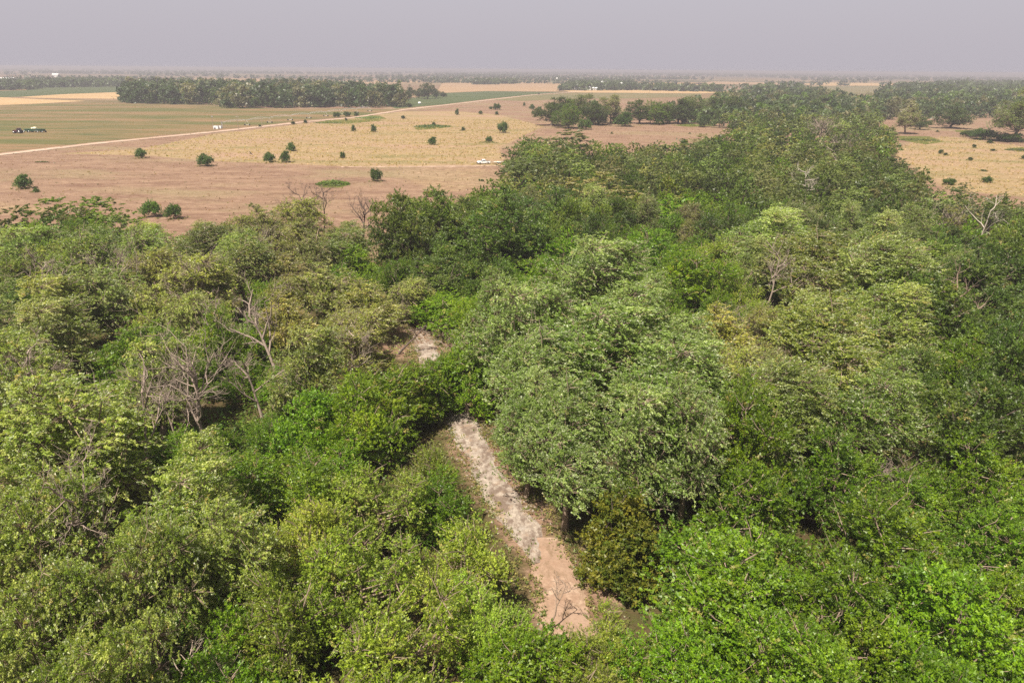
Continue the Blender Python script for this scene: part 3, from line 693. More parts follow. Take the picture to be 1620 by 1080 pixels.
# woods running to the horizon on the right
g = np.random.default_rng(17)
def fill(y0, y1, sp, n):
    c = np.stack([g.uniform(60, 3200, n), g.uniform(y0, y1, n), np.zeros(n)], 1); c = c[np.abs(c[:, 0]) < c[:, 1] * .85]
    c = c[in_forest(c)]; hi = c.copy(); hi[:, 2] = 15; hx, hy, _ = proj(hi); c = c[inside(hx, hy, FOREST_PX)]; out = []; occ = {}
    for x, y, _ in c:
        i, j = int(x // sp), int(y // sp)
        if any(math.hypot(x - a, y - b) < sp for u in (-1, 0, 1) for v in (-1, 0, 1) for a, b in occ.get((i + u, j + v), ())): continue
        occ.setdefault((i, j), []).append((x, y)); out.append((x, y))
    return out
lst = []
for x, y in fill(560, 1150, 12.5, 40000): lst.append((g.choice(['D', 'C', 'D', 'G', 'O']), x, y, g.uniform(6.5, 9.5), g.uniform(11, 20), 230, 1.7))
for x, y in fill(1150, 3300, 30, 60000): lst.append((g.choice(['D', 'C', 'D']), x, y, g.uniform(15, 22), g.uniform(14, 21), 90, 4.4))
stuff_woods('far_woods', 'far woods fading toward the horizon beyond the right pasture', lst, 72)
def base_poly(px, sp, n=6000):
    P = gpoly(px); xs = [p[0] for p in P]; ys = [p[1] for p in P]
    c = np.stack([g.uniform(min(xs), max(xs), n), g.uniform(min(ys), max(ys), n)], 1); c = c[inside(c[:, 0], c[:, 1], P)]; out = []
    for x, y in c:
        if all(math.hypot(x - a, y - b) > sp for a, b in out): out.append((x, y))
    return out
lst = [(g.choice(['D', 'D', 'C', 'O', 'D']), x, y, g.uniform(8, 12), g.uniform(17, 27), 330, 1.9) for x, y in base_poly([(196, 164), (345, 166.5), (365, 172), (636, 170), (630, 160), (560, 152), (480, 147), (330, 146), (205, 148)], 11)]
stuff_woods('grove', 'dark grove standing along the far side of the green field', lst, 73)
lst = [(g.choice(['D', 'C']), x, y, g.uniform(8, 12), g.uniform(11, 17), 150, 3.0) for x, y in base_poly([(-60, 147), (0, 143), (48, 142.5), (70, 139), (215, 137), (215, 132.5), (60, 133), (-60, 138)], 15)]
stuff_woods('windbreak', 'dark windbreak row behind the green strip at left', lst, 74)
lst = [(g.choice(['D', 'C']), x, y, g.uniform(9, 13), g.uniform(10, 16), 130, 3.4) for p in ([(886, 143.5), (905, 143.5), (1000, 143.3), (1000, 136), (960, 134), (905, 137)], [(1000, 143), (1138, 146), (1138, 144), (1000, 140.8)], [(752, 134), (786, 134), (786, 131.5), (752, 131.5)], [(796, 133), (815, 133), (815, 131), (796, 131)]) for x, y in base_poly(p, 17)]
stuff_woods('farmstead_trees', 'dark trees sheltering the distant farm', lst, 75)
lst = []
for y_ in (2300, 2900, 3600, 4400, 5400, 6600, 8200, 10000, 12500):
    for seg in range(7):
        x0 = g.uniform(-.85, .8) * y_; ln = g.uniform(.10, .34) * y_; sp = 14 * (y_ / 3000)
        if y_ < 4000 and x0 > -200: ln *= .5
        for x in np.arange(x0, x0 + ln, sp):
            if abs(x) < .85 * y_: lst.append(('D', x, y_ + g.normal(0, y_ * .012), 10 * (y_ / 3000) ** .8, g.uniform(10, 15), 30, 5.2 * (y_ / 3000) ** .7))
stuff_woods('horizon_treelines', 'thin hazy tree lines along the horizon', lst, 76)

# ------------------------------------------------------------------ undergrowth and grass that nobody could count
def scatter(name, label, pts, nq, size, rad, hgt, pal, seed, und=.3):
    g = np.random.default_rng(seed); n = len(pts); m = n * nq; i = np.repeat(np.arange(n), nq)
    sc = g.uniform(.5, 1.3, n); d = unit(g.normal(size=(m, 3))); d[:, 2] = np.abs(d[:, 2])
    c = np.c_[pts, np.zeros(n)][i] + d * (sc[i] * g.uniform(.35, 1, m))[:, None] * np.array([rad, rad, hgt]); c[:, 2] += .08
    a = WIND * .4 + d * .5 + g.normal(0, .6, (m, 3)); nr = np.array([0, 0, .9]) + d * .5 + g.normal(0, .4, (m, 3)); sz = size * g.uniform(.6, 1.4, m)
    V, F = leaves(c, a, nr, sz * 1.3, sz * .8); p = np.array(pal); ki = g.integers(0, len(p), n)
    C = p[ki][i] * g.uniform(.75, 1.3, (m, 1)); return tag(link(name, make_mesh(name, V, F, LEAF, np.c_[np.clip(C, 0, 1), np.full(m, und)])), label, None, None, 'stuff')
g = np.random.default_rng(41)
P = np.stack([g.uniform(-260, 260, 26000), g.uniform(20, 330, 26000), np.zeros(26000)], 1); P = P[in_forest(P)]
keep = seg_dist(P[:, 0], P[:, 1], TRC) > 3.6
for c, r in ((sandc, 6), (at(575, 425), 6)): keep &= np.hypot(P[:, 0] - c[0], P[:, 1] - c[1]) > r
P = P[keep]; D_ = np.hypot(P[:, 0], P[:, 1]); near = P[D_ < 150][:11000, :2]; farp = P[D_ >= 150][:3500, :2]
UG = [(.085, .16, .014), (.13, .20, .02), (.10, .15, .025), (.16, .19, .045), (.07, .12, .02)]
scatter('undergrowth', 'leafy undergrowth filling the floor of the river woods', near, 24, .34, 1.5, 2.0, UG, 42)
extra = np.concatenate([np.array(at(px, py))[:2] + g.normal(0, 3.0, (n_, 2)) for px, py, n_ in ((400, 700, 150), (450, 740, 110), (300, 720, 90), (340, 740, 90), (1060, 900, 60), (330, 1000, 90), (270, 960, 90), (1300, 760, 90))])
scatter('undergrowth', 'bright leafy scrub in the openings between the near trees', extra, 26, .30, 1.1, 1.3, UG, 47)
scatter('undergrowth', 'leafy undergrowth beneath the farther wooded belt', farp, 14, .62, 2.2, 2.4, UG[:3], 43)
def stones(name, label, pts, size, m, seed):
    g = np.random.default_rng(seed); n = len(pts); base = np.array([[1, 0, 0], [-.5, .8, 0], [-.5, -.8, 0], [.1, .1, .75]]); F0 = np.array([[0, 1, 3], [1, 2, 3], [2, 0, 3]])
    a = g.uniform(0, 6.28, n); sc = size * g.uniform(.4, 1.3, n); R_ = np.zeros((n, 3, 3)); R_[:, 0, 0] = np.cos(a); R_[:, 0, 1] = np.sin(a); R_[:, 1, 0] = -np.sin(a); R_[:, 1, 1] = np.cos(a); R_[:, 2, 2] = 1
    V = np.einsum('kj,njl->nkl', base, R_) * sc[:, None, None] * g.uniform(.7, 1.3, (n, 1, 3)) + np.c_[pts, np.full(n, .03)][:, None, :]
    F = (F0[None] + 4 * np.arange(n)[:, None, None]).reshape(-1, 3); return tag(link(name, make_mesh(name, V.reshape(-1, 3), F, m)), label, None, None, 'stuff')
sp = np.array([np.array(c) + np.array([g.normal(0, 1.3), g.normal(0, 1.4)]) for c in TRC[:26] for _ in range(150)])
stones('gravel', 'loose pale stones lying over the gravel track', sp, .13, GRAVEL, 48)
# low weeds along the track
tp = []
for c in TRC:
    for _ in range(60):
        s_ = g.choice([-1, 1]); q_ = np.array(c) + np.array([s_ * (1.7 + g.exponential(1.1)), g.normal(0, 1.5)]); tp.append(q_)
scatter('grass', 'sparse yellow-green weeds on the dirt beside the gravel track', np.array(tp), 7, .15, .4, .35, [(.16, .17, .04), (.22, .19, .06), (.10, .13, .03)], 44)
P = np.stack([g.uniform(-330, 330, 40000), g.uniform(150, 620, 40000)], 1)
inp = ~in_forest(np.c_[P, np.zeros(len(P))]); u_, v_, _ = proj(np.c_[P, np.zeros(len(P))]); inp &= (u_ > -60) & (u_ < 1690) & ~inside(u_, v_, [(-300, 243), (0, 243), (345, 207), (604, 180), (640, 170), (-300, 160)])
P = P[inp]; yl = inside(u_[inp], v_[inp], YELLOW_PX) | inside(u_[inp], v_[inp], YELLOW2_PX)
scatter('grass', 'tufts of dry straw-coloured grass across the pasture', P[yl][:6500], 4, .55, .8, .5, [(.34, .24, .11), (.38, .28, .15), (.27, .21, .08), (.36, .24, .13)], 45, 0)
scatter('grass', 'reddish dry tufts on the grazed tan pasture', P[~yl][:2200], 3, .40, .6, .35, [(.20, .11, .06), (.26, .16, .09), (.14, .085, .045), (.15, .13, .05)], 46, 0)

# ------------------------------------------------------------------ bare and dead trees: a trunk and every main branch
def bare_tree(label, px, py, z, H, lean=(0, 0), seed=1, m=None, spread=.55, nb=5, depth=3, cat='dead tree', fork=.3, group='bare trees', r=None, base=None, droop=0.0, name='dead_tree'):
    g = np.random.default_rng(seed); m = m or DEAD; c = at(px, py, z); r0 = r or H * .022
    root = thing(name, (c[0], c[1], 0), label, cat, group)
    top = np.array([lean[0], lean[1], H * (fork + .35)]); zs = np.linspace(0, 1, 6)
    tp = np.array([[0, 0, -.15]]) * (1 - zs[:, None]) + top * zs[:, None] + np.c_[g.normal(0, .03 * H * .5, (6, 2)) * zs[:, None] * (1 - zs[:, None]) * 3, np.zeros(6)]
    link('trunk', make_mesh('bare_trunk', *tube(tp, r0 * (1.35 - 1.0 * zs ** .8), 7), m, smooth=True), root)
    def grow(p, d, L, rr, lev, out):
        k = 5; pts = [p]; dd = d.copy()
        for _ in range(k):
            dd = unit(dd + g.normal(0, .20, 3) + np.array([0, 0, .07 - droop])); pts.append(pts[-1] + dd * L / k)
        pts = np.array(pts); out.append(tube(pts, np.linspace(rr, rr * .38, k + 1), 5 if lev > 1 else 3))
        if lev <= 0: return
        for i in range(int(g.integers(3, 6))):
            q = g.integers(1, k + 1); side = unit(np.cross(dd, g.normal(size=3)))
            grow(pts[q], unit(dd * .7 + side * g.uniform(.5, .95)), L * g.uniform(.42, .68), max(rr * (1 - .11 * q) * .6, .018), lev - 1, out)
    a0 = g.uniform(0, 6.28)
    for i in range(nb):
        f = fork / (fork + .35) + (1 - fork / (fork + .35)) * i / max(nb - 1, 1); p = np.array([np.interp(f, zs, tp[:, k]) for k in range(3)])
        an = a0 + 2.4 * i; el = g.uniform(.55, 1.1) if spread > .3 else g.uniform(.9, 1.3); d = np.array([math.cos(an) * math.cos(el) * (1 + spread), math.sin(an) * math.cos(el) * (1 + spread), math.sin(el)])
        out = []; grow(p, unit(d + np.array([lean[0], lean[1], 0]) * .06), max(H - p[2], H * .3) * g.uniform(.62, .92), r0 * .62, depth, out)
        link('branch', make_mesh('bare_branch', *join(out), m), root)
    return root
bare_tree('big bare pinkish-grey tree with many upright twiggy branches in the left woods', 326, 725, 0, 14.5, (.2, .3), 3, DEAD, .22, 8, 3, fork=.26, r=.24)
bare_tree('bare tree leaning left with a thick reddish trunk in the left woods', 466, 630, 0, 14.0, (-5.0, 1.5), 8, DEAD, .25, 6, 3, fork=.42, r=.25)
bare_tree('slim bare tree between the big bare tree and the leaning one', 428, 700, 0, 11, (-1.8, .6), 14, DEAD, .35, 4, 3, fork=.45, r=.20)
bare_tree('pair of grey bare limbs showing above the bright leafy tree at left', 322, 560, 3, 11, (2.2, .4), 15, DEAD, .3, 4, 3, fork=.45, r=.17)
bare_tree('thin bare sapling just left of the big bare tree', 282, 718, 0, 9, (-.6, .4), 16, DEAD, .3, 5, 2, fork=.4, r=.13)
bare_tree('low grey bare bush in front of the big bare tree, right side', 375, 765, 0, 4.5, (.5, 0), 17, DEAD, .8, 6, 2, 'dead shrub', fork=.1, r=.09, name='dead_shrub')
bare_tree('dark bare snag with crooked limbs on the pasture edge beside the dark tree', 574, 390, 0, 12.5, (1.2, 0), 21, DARKBARK, .7, 5, 3, fork=.35, r=.27)
bare_tree('dark forked snag on the pasture edge below the oval green weed patch', 514, 383, 0, 15.5, (.6, 0), 22, DARKBARK, .5, 5, 3, fork=.42, r=.19)
bare_tree('small dark snag leaning left, leftmost at the tan pasture edge', 497, 380, 0, 14.5, (-2.6, 0), 23, DARKBARK, .5, 5, 3, fork=.42, r=.18)
bare_tree('dead grey limbs above the upper left woods, near the left edge', 70, 480, 6, 14, (1.0, 0), 51, DEAD, .5, 5, 3, fork=.5, r=.18)
bare_tree('bare grey crown in the upper left woods beside sparse olive trees', 185, 455, 7, 14, (.8, 0), 52, DEAD, .6, 6, 3, fork=.42, r=.18)
bare_tree('bare branches rising from silvery crowns at far left', 45, 640, 7, 14, (1.2, -.3), 53, DEAD, .5, 5, 3, fork=.5, r=.16)
bare_tree('bare forked limbs in the silvery crowns left of the big bare tree', 215, 700, 8, 14.5, (1.5, 0), 54, DEAD, .4, 4, 3, fork=.55, r=.18)
bare_tree('pale bare limbs between the silvery crowns near the bottom left', 120, 880, 7, 14, (1.2, -.4), 55, DEAD, .5, 5, 3, fork=.5, r=.16)
bare_tree('leaning bare stem behind the track woods, left of the sandy clearing', 545, 590, 4, 11, (1.5, .4), 56, DEAD, .4, 5, 3, fork=.45, r=.17)
bare_tree('dead grey crown in the upper left woods behind the leaning bare tree', 395, 400, 7, 13, (.5, 0), 57, DEAD, .6, 6, 3, fork=.4, r=.18)
bare_tree('bare grey limbs among the silvery crowns at right', 1215, 450, 9, 15.5, (1.2, 0), 58, DEAD, .5, 5, 3, fork=.5, r=.18)
bare_tree('bare forked limbs in the dark hollow at the right edge', 1490, 520, 6, 14, (1.0, .3), 59, BARK, .4, 4, 2, fork=.5, r=.26)
bare_tree('low bare tan bush standing in the bright green thicket at right', 1362, 775, 2, 6.5, (.4, .2), 24, DEAD, .35, 6, 3, 'dead shrub', fork=.2, r=.10, name='dead_shrub')
bare_tree('tangled fallen bare crown at the bottom left', 245, 1075, 4, 7.5, (1.5, -.5), 25, DEAD, 1.2, 7, 3, 'dead shrub', fork=.1, r=.15, droop=.12, name='dead_shrub')
bare_tree('bleached white snag bending over the dark belt of trees', 1280, 290, 10, 14.5, (-1.5, 0), 26, PALE, 1.3, 5, 3, fork=.55, r=.24)
bare_tree('white forked dead tree near the right photo edge', 1556, 348, 10, 16.0, (1.0, 0), 27, PALE, .4, 4, 2, fork=.4, r=.20)
bare_tree('white dead snag at the back of the small pasture', 1146, 192, 4, 9.0, (.3, 0), 28, PALE, 1.0, 3, 1, fork=.25, r=.40)
bare_tree('grey leafless round crown rising from the middle of the wooded belt', 1300, 203, 10, 18, (0, 0), 29, DEAD, .8, 11, 3, fork=.25, r=.34)
bare_tree('grey leafless crown in front of the leafless round one', 1325, 232, 9, 15, (.5, 0), 30, DEAD, .8, 10, 3, fork=.2, r=.28)
bare_tree('mauve-grey leafless shrub at right, left of the white forked tree', 1495, 342, 8, 12, (0, 0), 31, DEAD, .8, 9, 3, 'dead shrub', fork=.15, r=.14, name='dead_shrub')
bare_tree('dark arching bare limb across the sandy clearing', 628, 560, 0, 4.2, (4.5, .5), 32, DARKBARK, .4, 4, 2, fork=.7, r=.16, droop=.1, name='fallen_limb', cat='fallen limb')
bare_tree('grey twiggy dead bush at the right side of the sandy clearing', 706, 552, 0, 3.6, (.3, 0), 33, DEAD, .9, 6, 2, 'dead shrub', fork=.1, r=.07, name='dead_shrub')
bare_tree('silver-grey bare bush above the sandy clearing', 640, 490, 2, 7.5, (.2, 0), 34, DEAD, .7, 8, 3, 'dead shrub', fork=.15, r=.11, name='dead_shrub')
bare_tree('bare grey shrub in the hollow left of the pale olive cottonwood', 1180, 520, 4, 8, (.5, 0), 35, DEAD, .8, 7, 3, 'dead shrub', fork=.2, r=.12, name='dead_shrub')
bare_tree('bare grey crown above the silvery cottonwoods at left', 300, 450, 8, 13, (.8, 0), 36, DEAD, .6, 6, 3, fork=.4, r=.18)
bare_tree('twiggy bare sapling leaning over the lower dirt track', 866, 1000, 0, 5.0, (1.3, .5), 37, BARK, .4, 4, 2, fork=.45, r=.07)
bare_tree('bare twigs above the silvery crowns right of the gravel track', 850, 590, 9, 14.5, (1.2, .5), 38, DEAD, .3, 4, 2, fork=.5, r=.16)

# ------------------------------------------------------------------ bushes and small trees on the pasture
BUSH_AT = []
def bush(label, px, py, wpx, tint=1.0, hf=.85, kind='B', cat='shrub', group='bushes dotted over the pasture', name='bush', dz=0):
    """px, py: the foot of the bush in the photograph, wpx: its width there"""
    c = at(px, py); depth = float((c - EYE) @ FWD); R = wpx / 2 * depth / FPX * 1.02; H = R * 2 * hf
    BUSH_AT.append((c[0], c[1], R)); H0, R0 = SPEC[kind][:2]; o = thing(name, (c[0], c[1], 0), label, cat, group, random.uniform(-3, 3)); o.scale = (R / R0, R / R0, H / H0)
    cm, tm = PROTO[kind][random.randrange(len(PROTO[kind]))]
    q = link('crown', cm, o); q.color = (tint, tint, tint, 1); link('trunk', tm, o); return o
for a in [
 ('round dark green bush alone at the left end of the tan pasture', 39, 298, 27), ('low green sprig right of the leftmost pasture bush', 57, 304, 10, .9, .7),
 ('small green bush where the yellow grass narrows, left', 223, 250, 18, 1, .95), ('wide windswept bush on the yellow grass boundary', 325, 263, 26, .9, .85),
 ('left one of the two bushes side by side on the boundary', 426, 257, 19, .9, .95), ('right one of the two bushes side by side on the boundary', 453, 257, 17, .85, 1.1),
 ('green bush just behind the side-by-side pair', 460, 239, 16), ('dark upright bush in the tan field left of the pickup', 597, 287, 19, .75, 1.25),
 ('thin dark bush in the yellow grass above the upright dark bush', 543, 250, 9, .8, 1.3), ('round bush in the middle of the yellow grass', 686, 229, 15, .85),
 ('tall bush beside the tip of the wooded belt', 795, 210, 18, .9, 1.1), ('leaning bush in the grass between pickup and round bush', 773, 225, 12, .8, .9),
 ('small bush on the yellow grass, right of two', 590, 209, 10, .8, 1.2), ('small bush on the yellow grass, left of two', 560, 208, 8, .8, 1.3),
 ('tiny dark shrub left of the tall bush near the belt', 732, 207, 7, .6), ('dark shrub on top of the long green weed patch', 686, 199, 7, .7),
 ('dark shrub in the field beyond the green weed patch', 638, 188, 7, .5), ('bushy tree at the near end of the crop field', 534, 186, 12, .7, .8), ('bushy tree second along the crop field end', 550, 185, 12, .7, .8), ('bushy tree third along the crop field end', 563, 184, 8, .7, .9),
 ('round tree in the far tan pasture, largest of its group', 787, 174, 13, .75, .9), ('smaller tree left of the round one in the far pasture', 776, 173, 6, .75), ('upright small tree alone in the far pasture', 724, 182, 7, .7, 1.4),
 ('small tree in front of the round far pasture tree', 786, 182, 6, .7, 1.1), ('bush left of the round far pasture tree, lower', 760, 181, 7, .7), ('bush in the far pasture, left of the joined pair', 829, 168, 4, .7, 1.6), ('left bush of the joined pair by the grove', 841, 173, 10, .9, .8), ('right bush of the joined pair by the grove', 853, 174, 7, .8, .9),
 ('reddish bush at the left corner of the grove', 843, 181, 5, .6, 1.2), ('dark shrub by the dirt road, nearer of two', 464, 197, 7, .5, .8), ('dark shrub by the dirt road, farther of two', 483, 195, 6, .5, 1), ('dark weed clump beside the dirt road near the utility poles', 411, 201, 4, .5, 1), ('small bush by the road at the crop field tip', 547, 191, 5, .5),
 ('bright bush at the forest edge, left of two small ones', 245, 343, 30, 1.25, .95), ('windswept bush at the forest edge, right of two small ones', 279, 346, 26, .9, 1.0),
 ('dark cedar bush in the right pasture, left of a close pair', 1488, 243, 8, .5), ('dark cedar bush in the right pasture, right of a close pair', 1496, 246, 6, .5), ('dark cedar bush near the middle of the right pasture', 1541, 234, 6, .5, 1.1), ('dark low cedar bush right in the right pasture', 1534, 254, 7, .5), ('dark low cedar bush under the big forked tree', 1565, 227, 9, .5, .6), ('dark low shrub farther right of the forked tree shrubs', 1570, 239, 7, .5, .6), ('tiny cedar at the back of the right pasture', 1483, 209, 4, .5, .8), ('tiny cedar left of the forked tree shrubs', 1550, 222, 5, .5, .8),
 ('green bush at the near edge of the right pasture', 1561, 289, 16, .9, .75), ('flat dark shrub on the right pasture near its front', 1556, 271, 8, .7, .4), ('dark shrub at the photo edge on the right pasture', 1619, 252, 8, .5, 1), ('dark shrub row at the belt edge facing the right pasture', 1500, 292, 20, .8, .6),
 ('dark rounded shrub left of the forked tree, larger', 1556, 221, 44, .65, .42), ('dark rounded shrub under the forked tree, right', 1590, 224, 42, .6, .38), ('dark shrub leading the row left of the forked tree', 1530, 216, 26, .6, .4),
 ('small tree standing in front of the grove, left of the lone pasture shrub', 927, 205, 24, 1, .8), ('round tree at the back edge of the small pasture', 989, 200, 30, .8, .75), ('dark tree at the right end of the small pasture', 1113, 201, 22, .6, .95), ('lone dark shrub on the small pasture', 968, 212, 3, .5, 1.2), ('dark small shrub at the right end of the small pasture', 1091, 212, 3, .5), ('bare-looking shrub in the small pasture corner', 1140, 195, 9, .6, .5),
]: bush(*a)
for a in [('tall forked tree at the far right photo edge', 1600, 224, 80, .7, .95, 'C'), ('dark spreading tree at the back of the right pasture', 1502, 203, 55, .62, .7, 'D'), ('grey-olive tree beside the belt at the right pasture corner', 1432, 212, 46, .7, .95, 'O'),
          ('tree with pale foliage left of the tall forked tree, behind shrubs', 1455, 205, 30, .7, .8, 'D'),
          ('first tree from the left of the loose group beyond the grove', 650, 155, 16, .55, 1.3, 'D'), ('second tree of the loose group beyond the grove', 663, 156, 14, .55, 1.3, 'D'), ('third and widest tree of the loose group beyond the grove', 676, 157, 26, .55, 1.1, 'D'), ('fourth tree of the loose group beyond the grove', 690, 155, 16, .55, 1.0, 'D'), ('low dark tree at the right end of the loose group', 702, 154, 13, .55, .7, 'D'),
          ('broad dark green tree at the left end of the middle grove', 872, 199, 52, .62, .85, 'D'), ('second green tree from the left end of the middle grove', 898, 203, 46, .72, .9, 'G'), ('tall dark tree behind the left end of the middle grove', 884, 192, 40, .6, 1.0, 'D'), ('round dark tree in the middle grove above the small lone tree', 940, 198, 50, .62, .8, 'D'),
          ('olive tree in the middle grove right of the small lone tree', 966, 196, 44, 0.70, 0.95, 'O'),
          ('round dark tree behind the back edge of the small pasture', 1012, 196, 46, 0.62, 0.85, 'D'),
          ('bright tree in the row along the small pasture, middle', 1040, 197, 44, 0.75, 0.80, 'G'),
          ('dark tree in the row along the small pasture, second from right', 1072, 196, 46, 0.60, 0.90, 'D'),
          ('olive tree above the yellow-green weed strip', 1098, 193, 44, 0.65, 0.95, 'C'),
          ('dark tree behind the white snag of the small pasture', 1132, 189, 44, 0.60, 0.95, 'D'),
          ('dark tree right of the white snag of the small pasture', 1162, 191, 42, 0.60, 0.95, 'D'),
          ('grey-olive tree behind the middle grove', 915, 191, 46, 0.60, 0.95, 'C'),
          ('dark bushy tree at the grove end nearest the road', 630, 167, 40, .5, .7, 'D'), ('dark small tree at the road bend by the grove', 648, 170, 10, .5, .8, 'D')]:
    bush(*a, cat='tree', group='trees standing beyond the pasture', name='pasture_tree')

g = np.random.default_rng(57)
skirt = np.array([(x + r * q * math.cos(a), y + r * q * math.sin(a)) for x, y, r in BUSH_AT for q, a in zip(g.uniform(.5, 1.5, 16), g.uniform(0, 6.28, 16))])
scatter('grass', 'rough grass and weeds round the feet of the pasture bushes', skirt, 5, .42, .7, .6, [(.12, .115, .03), (.20, .16, .06), (.09, .10, .025), (.26, .20, .10)], 58, 0)
def patch(label, px, py, wx, seed, pal, h=1.0, dep=.5, n=260, size=.7, flat=False):
    g = np.random.default_rng(seed); c = at(px, py); R = wx / 2 * float((c - EYE) @ FWD) / FPX
    a = g.uniform(0, 6.28, n); r = np.sqrt(g.uniform(0, 1, n)); x = R * r * np.cos(a); y = R * dep * r * np.sin(a); z = h * (1 - r ** 2) * g.uniform(.2, 1, n) + .1
    cc = np.stack([x, y, z], 1); V, F = leaves(cc, WIND + g.normal(0, .7, (n, 3)), np.array([0, -.1, 1]) + g.normal(0, .5, (n, 3)), size * g.uniform(.8, 1.8, n), size * g.uniform(.6, 1.1, n))
    o = link('weed_patch', make_mesh('weed_patch', V, F, LEAF, np.c_[np.array(pal) * g.uniform(.75, 1.25, (n, 1)), np.full(n, .2)]), loc=(c[0], c[1], 0)); return tag(o, label, 'weed patch', 'green weed patches on the pasture')
patch('oval bright green weed patch on the tan field above the snags', 527, 292, 56, 1, (.085, .135, .015), 1.6, .62, 420)
patch('long dark green weed patch at the back of the yellow grass', 683, 201, 58, 2, (.06, .10, .02), 1.6, .8, 420, 1.0)
patch('olive weed strip along the road side of the yellow grass', 522, 195, 50, 3, (.10, .12, .03), 1.0, .5, 300, .9)
patch('pale green weed patch behind the small bushes', 583, 187, 44, 4, (.12, .16, .04), 1.2, .9, 320, 1.0)
patch('green weed patch at the left of the right pasture', 1452, 222, 64, 5, (.085, .10, .025), .8, .5, 420, .8)
patch('dark weed patch at the right photo edge', 1612, 238, 44, 6, (.07, .085, .03), .8, .5, 300, .8)
patch('yellow-green weed strip at the back of the small pasture', 1095, 199, 46, 7, (.14, .16, .03), .9, .7, 300, 1.0)
patch('thin dark weed streak on the tan field near the left edge', 67, 257, 22, 8, (.09, .085, .03), .4, .3, 120, .6)
patch('low weed clump beside the leaning bush', 772, 226, 34, 9, (.11, .125, .03), .5, .4, 160, .6)

# ------------------------------------------------------------------ pickup and trailer
WHITE = simple('white_paint', (.72, .72, .71), .3, .5, var=.03); GLASS = simple('dark_glass', (.02, .022, .026), .08, .6, var=.05); RUBBER = simple('tyre_rubber', (.022, .021, .02), .85, .2)
CHROME = simple('wheel_metal', (.55, .55, .56), .35, .5, .7, .08); BLACK = simple('black_plastic', (.02, .02, .021), .6, .3); RED = simple('lamp_red', (.35, .02, .02), .3, .5); LENS = simple('lamp_lens', (.62, .64, .66), .15, .6)
WOOD = simple('deck_wood', (.50, .43, .36), .85, .1, var=.2); STEEL = simple('grey_steel', (.30, .30, .31), .55, .4, .4); MAROON = simple('maroon_paint', (.075, .02, .028), .45, .4); GREENP = simple('green_paint', (.012, .060, .030), .45, .4); CREAM = simple('cream_paint', (.70, .66, .45), .5, .3)
def wheel(parent, x, y, r, wd, side=1):
    w_ = link('wheel', make_mesh('wheel_hub', *cyl((0, 0, 0), r * .35, wd * .7, 'y', 10), BLACK), parent, (x, y, r))
    th = np.linspace(0, 2 * math.pi, 25); ring = []
    prof = [(r * .62, -wd / 2), (r * .94, -wd / 2), (r, -wd * .3), (r, wd * .3), (r * .94, wd / 2), (r * .62, wd / 2)]
    V = np.array([[q * math.cos(a), y_, q * math.sin(a)] for a in th[:-1] for q, y_ in prof]); k = len(prof); n = 24
    F = np.array([[i * k + j, i * k + (j + 1) % k, ((i + 1) % n) * k + (j + 1) % k, ((i + 1) % n) * k + j] for i in range(n) for j in range(k)])
    link('tyre', make_mesh('tyre', V, F, RUBBER, smooth=True), w_); link('rim', make_mesh('rim', *cyl((0, side * wd * .28, 0), r * .61, wd * .3, 'y', 20), CHROME), w_); return w_
def arch_body(name, outline, y0, y1, m, parent, bv=.05):
    o = link(name, poly_mesh(name, *prism(outline, y0, y1), m), parent); bevel(o, bv, 2); return o
c = at(765, 259.3); T = thing('pickup_truck', (c[0], c[1], .035), 'white crew cab pickup truck parked in the dry grass beside the wooded belt', 'pickup truck', None, math.radians(197))
arc = lambda cx, r: [(cx + r * math.cos(a), .42 + r * math.sin(a)) for a in np.linspace(math.pi, 0, 7)]
low = [(-2.95, .62)] + [(-2.95, .5)] + arc(-1.75, .50) + arc(1.85, .50) + [(2.85, .45), (2.95, .62), (2.93, 1.0), (2.6, 1.16), (1.25, 1.22), (-1.0, 1.22), (-1.0, 1.20), (-2.95, 1.20)]
arch_body('body', low, -.98, .98, WHITE, T)
arch_body('cab', [(-1.0, 1.18), (1.28, 1.18), (.55, 1.86), (.35, 1.92), (-.75, 1.92), (-.92, 1.84)], -.86, .86, WHITE, T, .06)
link('bed_liner', make_mesh('bed_liner', *box((-1.98, 0, 1.212), (1.75, 1.6, .03)), BLACK), T)
for s_ in (-1, 1):
    link('window', poly_mesh('window', *prism([(-.02, 1.27), (.98, 1.27), (.50, 1.78), (-.02, 1.80)], s_ * .852, s_ * .872), GLASS), T)
    link('window', poly_mesh('window', *prism([(-.86, 1.27), (-.10, 1.27), (-.10, 1.80), (-.78, 1.80)], s_ * .852, s_ * .872), GLASS), T)
    link('headlight', make_mesh('headlight', *box((2.93, s_ * .74, .88), (.08, .34, .2)), LENS), T)
    link('tail_light', make_mesh('tail_light', *box((-2.95, s_ * .88, .98), (.05, .14, .34)), RED), T)
    link('mirror', make_mesh('mirror', *box((.95, s_ * 1.08, 1.32), (.14, .2, .22)), BLACK), T)
    wheel(T, 1.85, s_ * .84, .42, .28, s_); wheel(T, -1.75, s_ * .84, .42, .28, s_)
    link('door_handle', make_mesh('door_handle', *box((.1, s_ * .99, 1.08), (.16, .03, .04)), BLACK), T)
link('windshield', poly_mesh('windshield', [(1.22, -.76, 1.26), (1.22, .76, 1.26), (.62, .70, 1.83), (.62, -.70, 1.83), (1.19, -.76, 1.24), (1.19, .76, 1.24), (.58, .70, 1.82), (.58, -.70, 1.82)], [(0, 1, 2, 3), (7, 6, 5, 4), (0, 4, 5, 1), (1, 5, 6, 2), (2, 6, 7, 3), (3, 7, 4, 0)], GLASS), T)
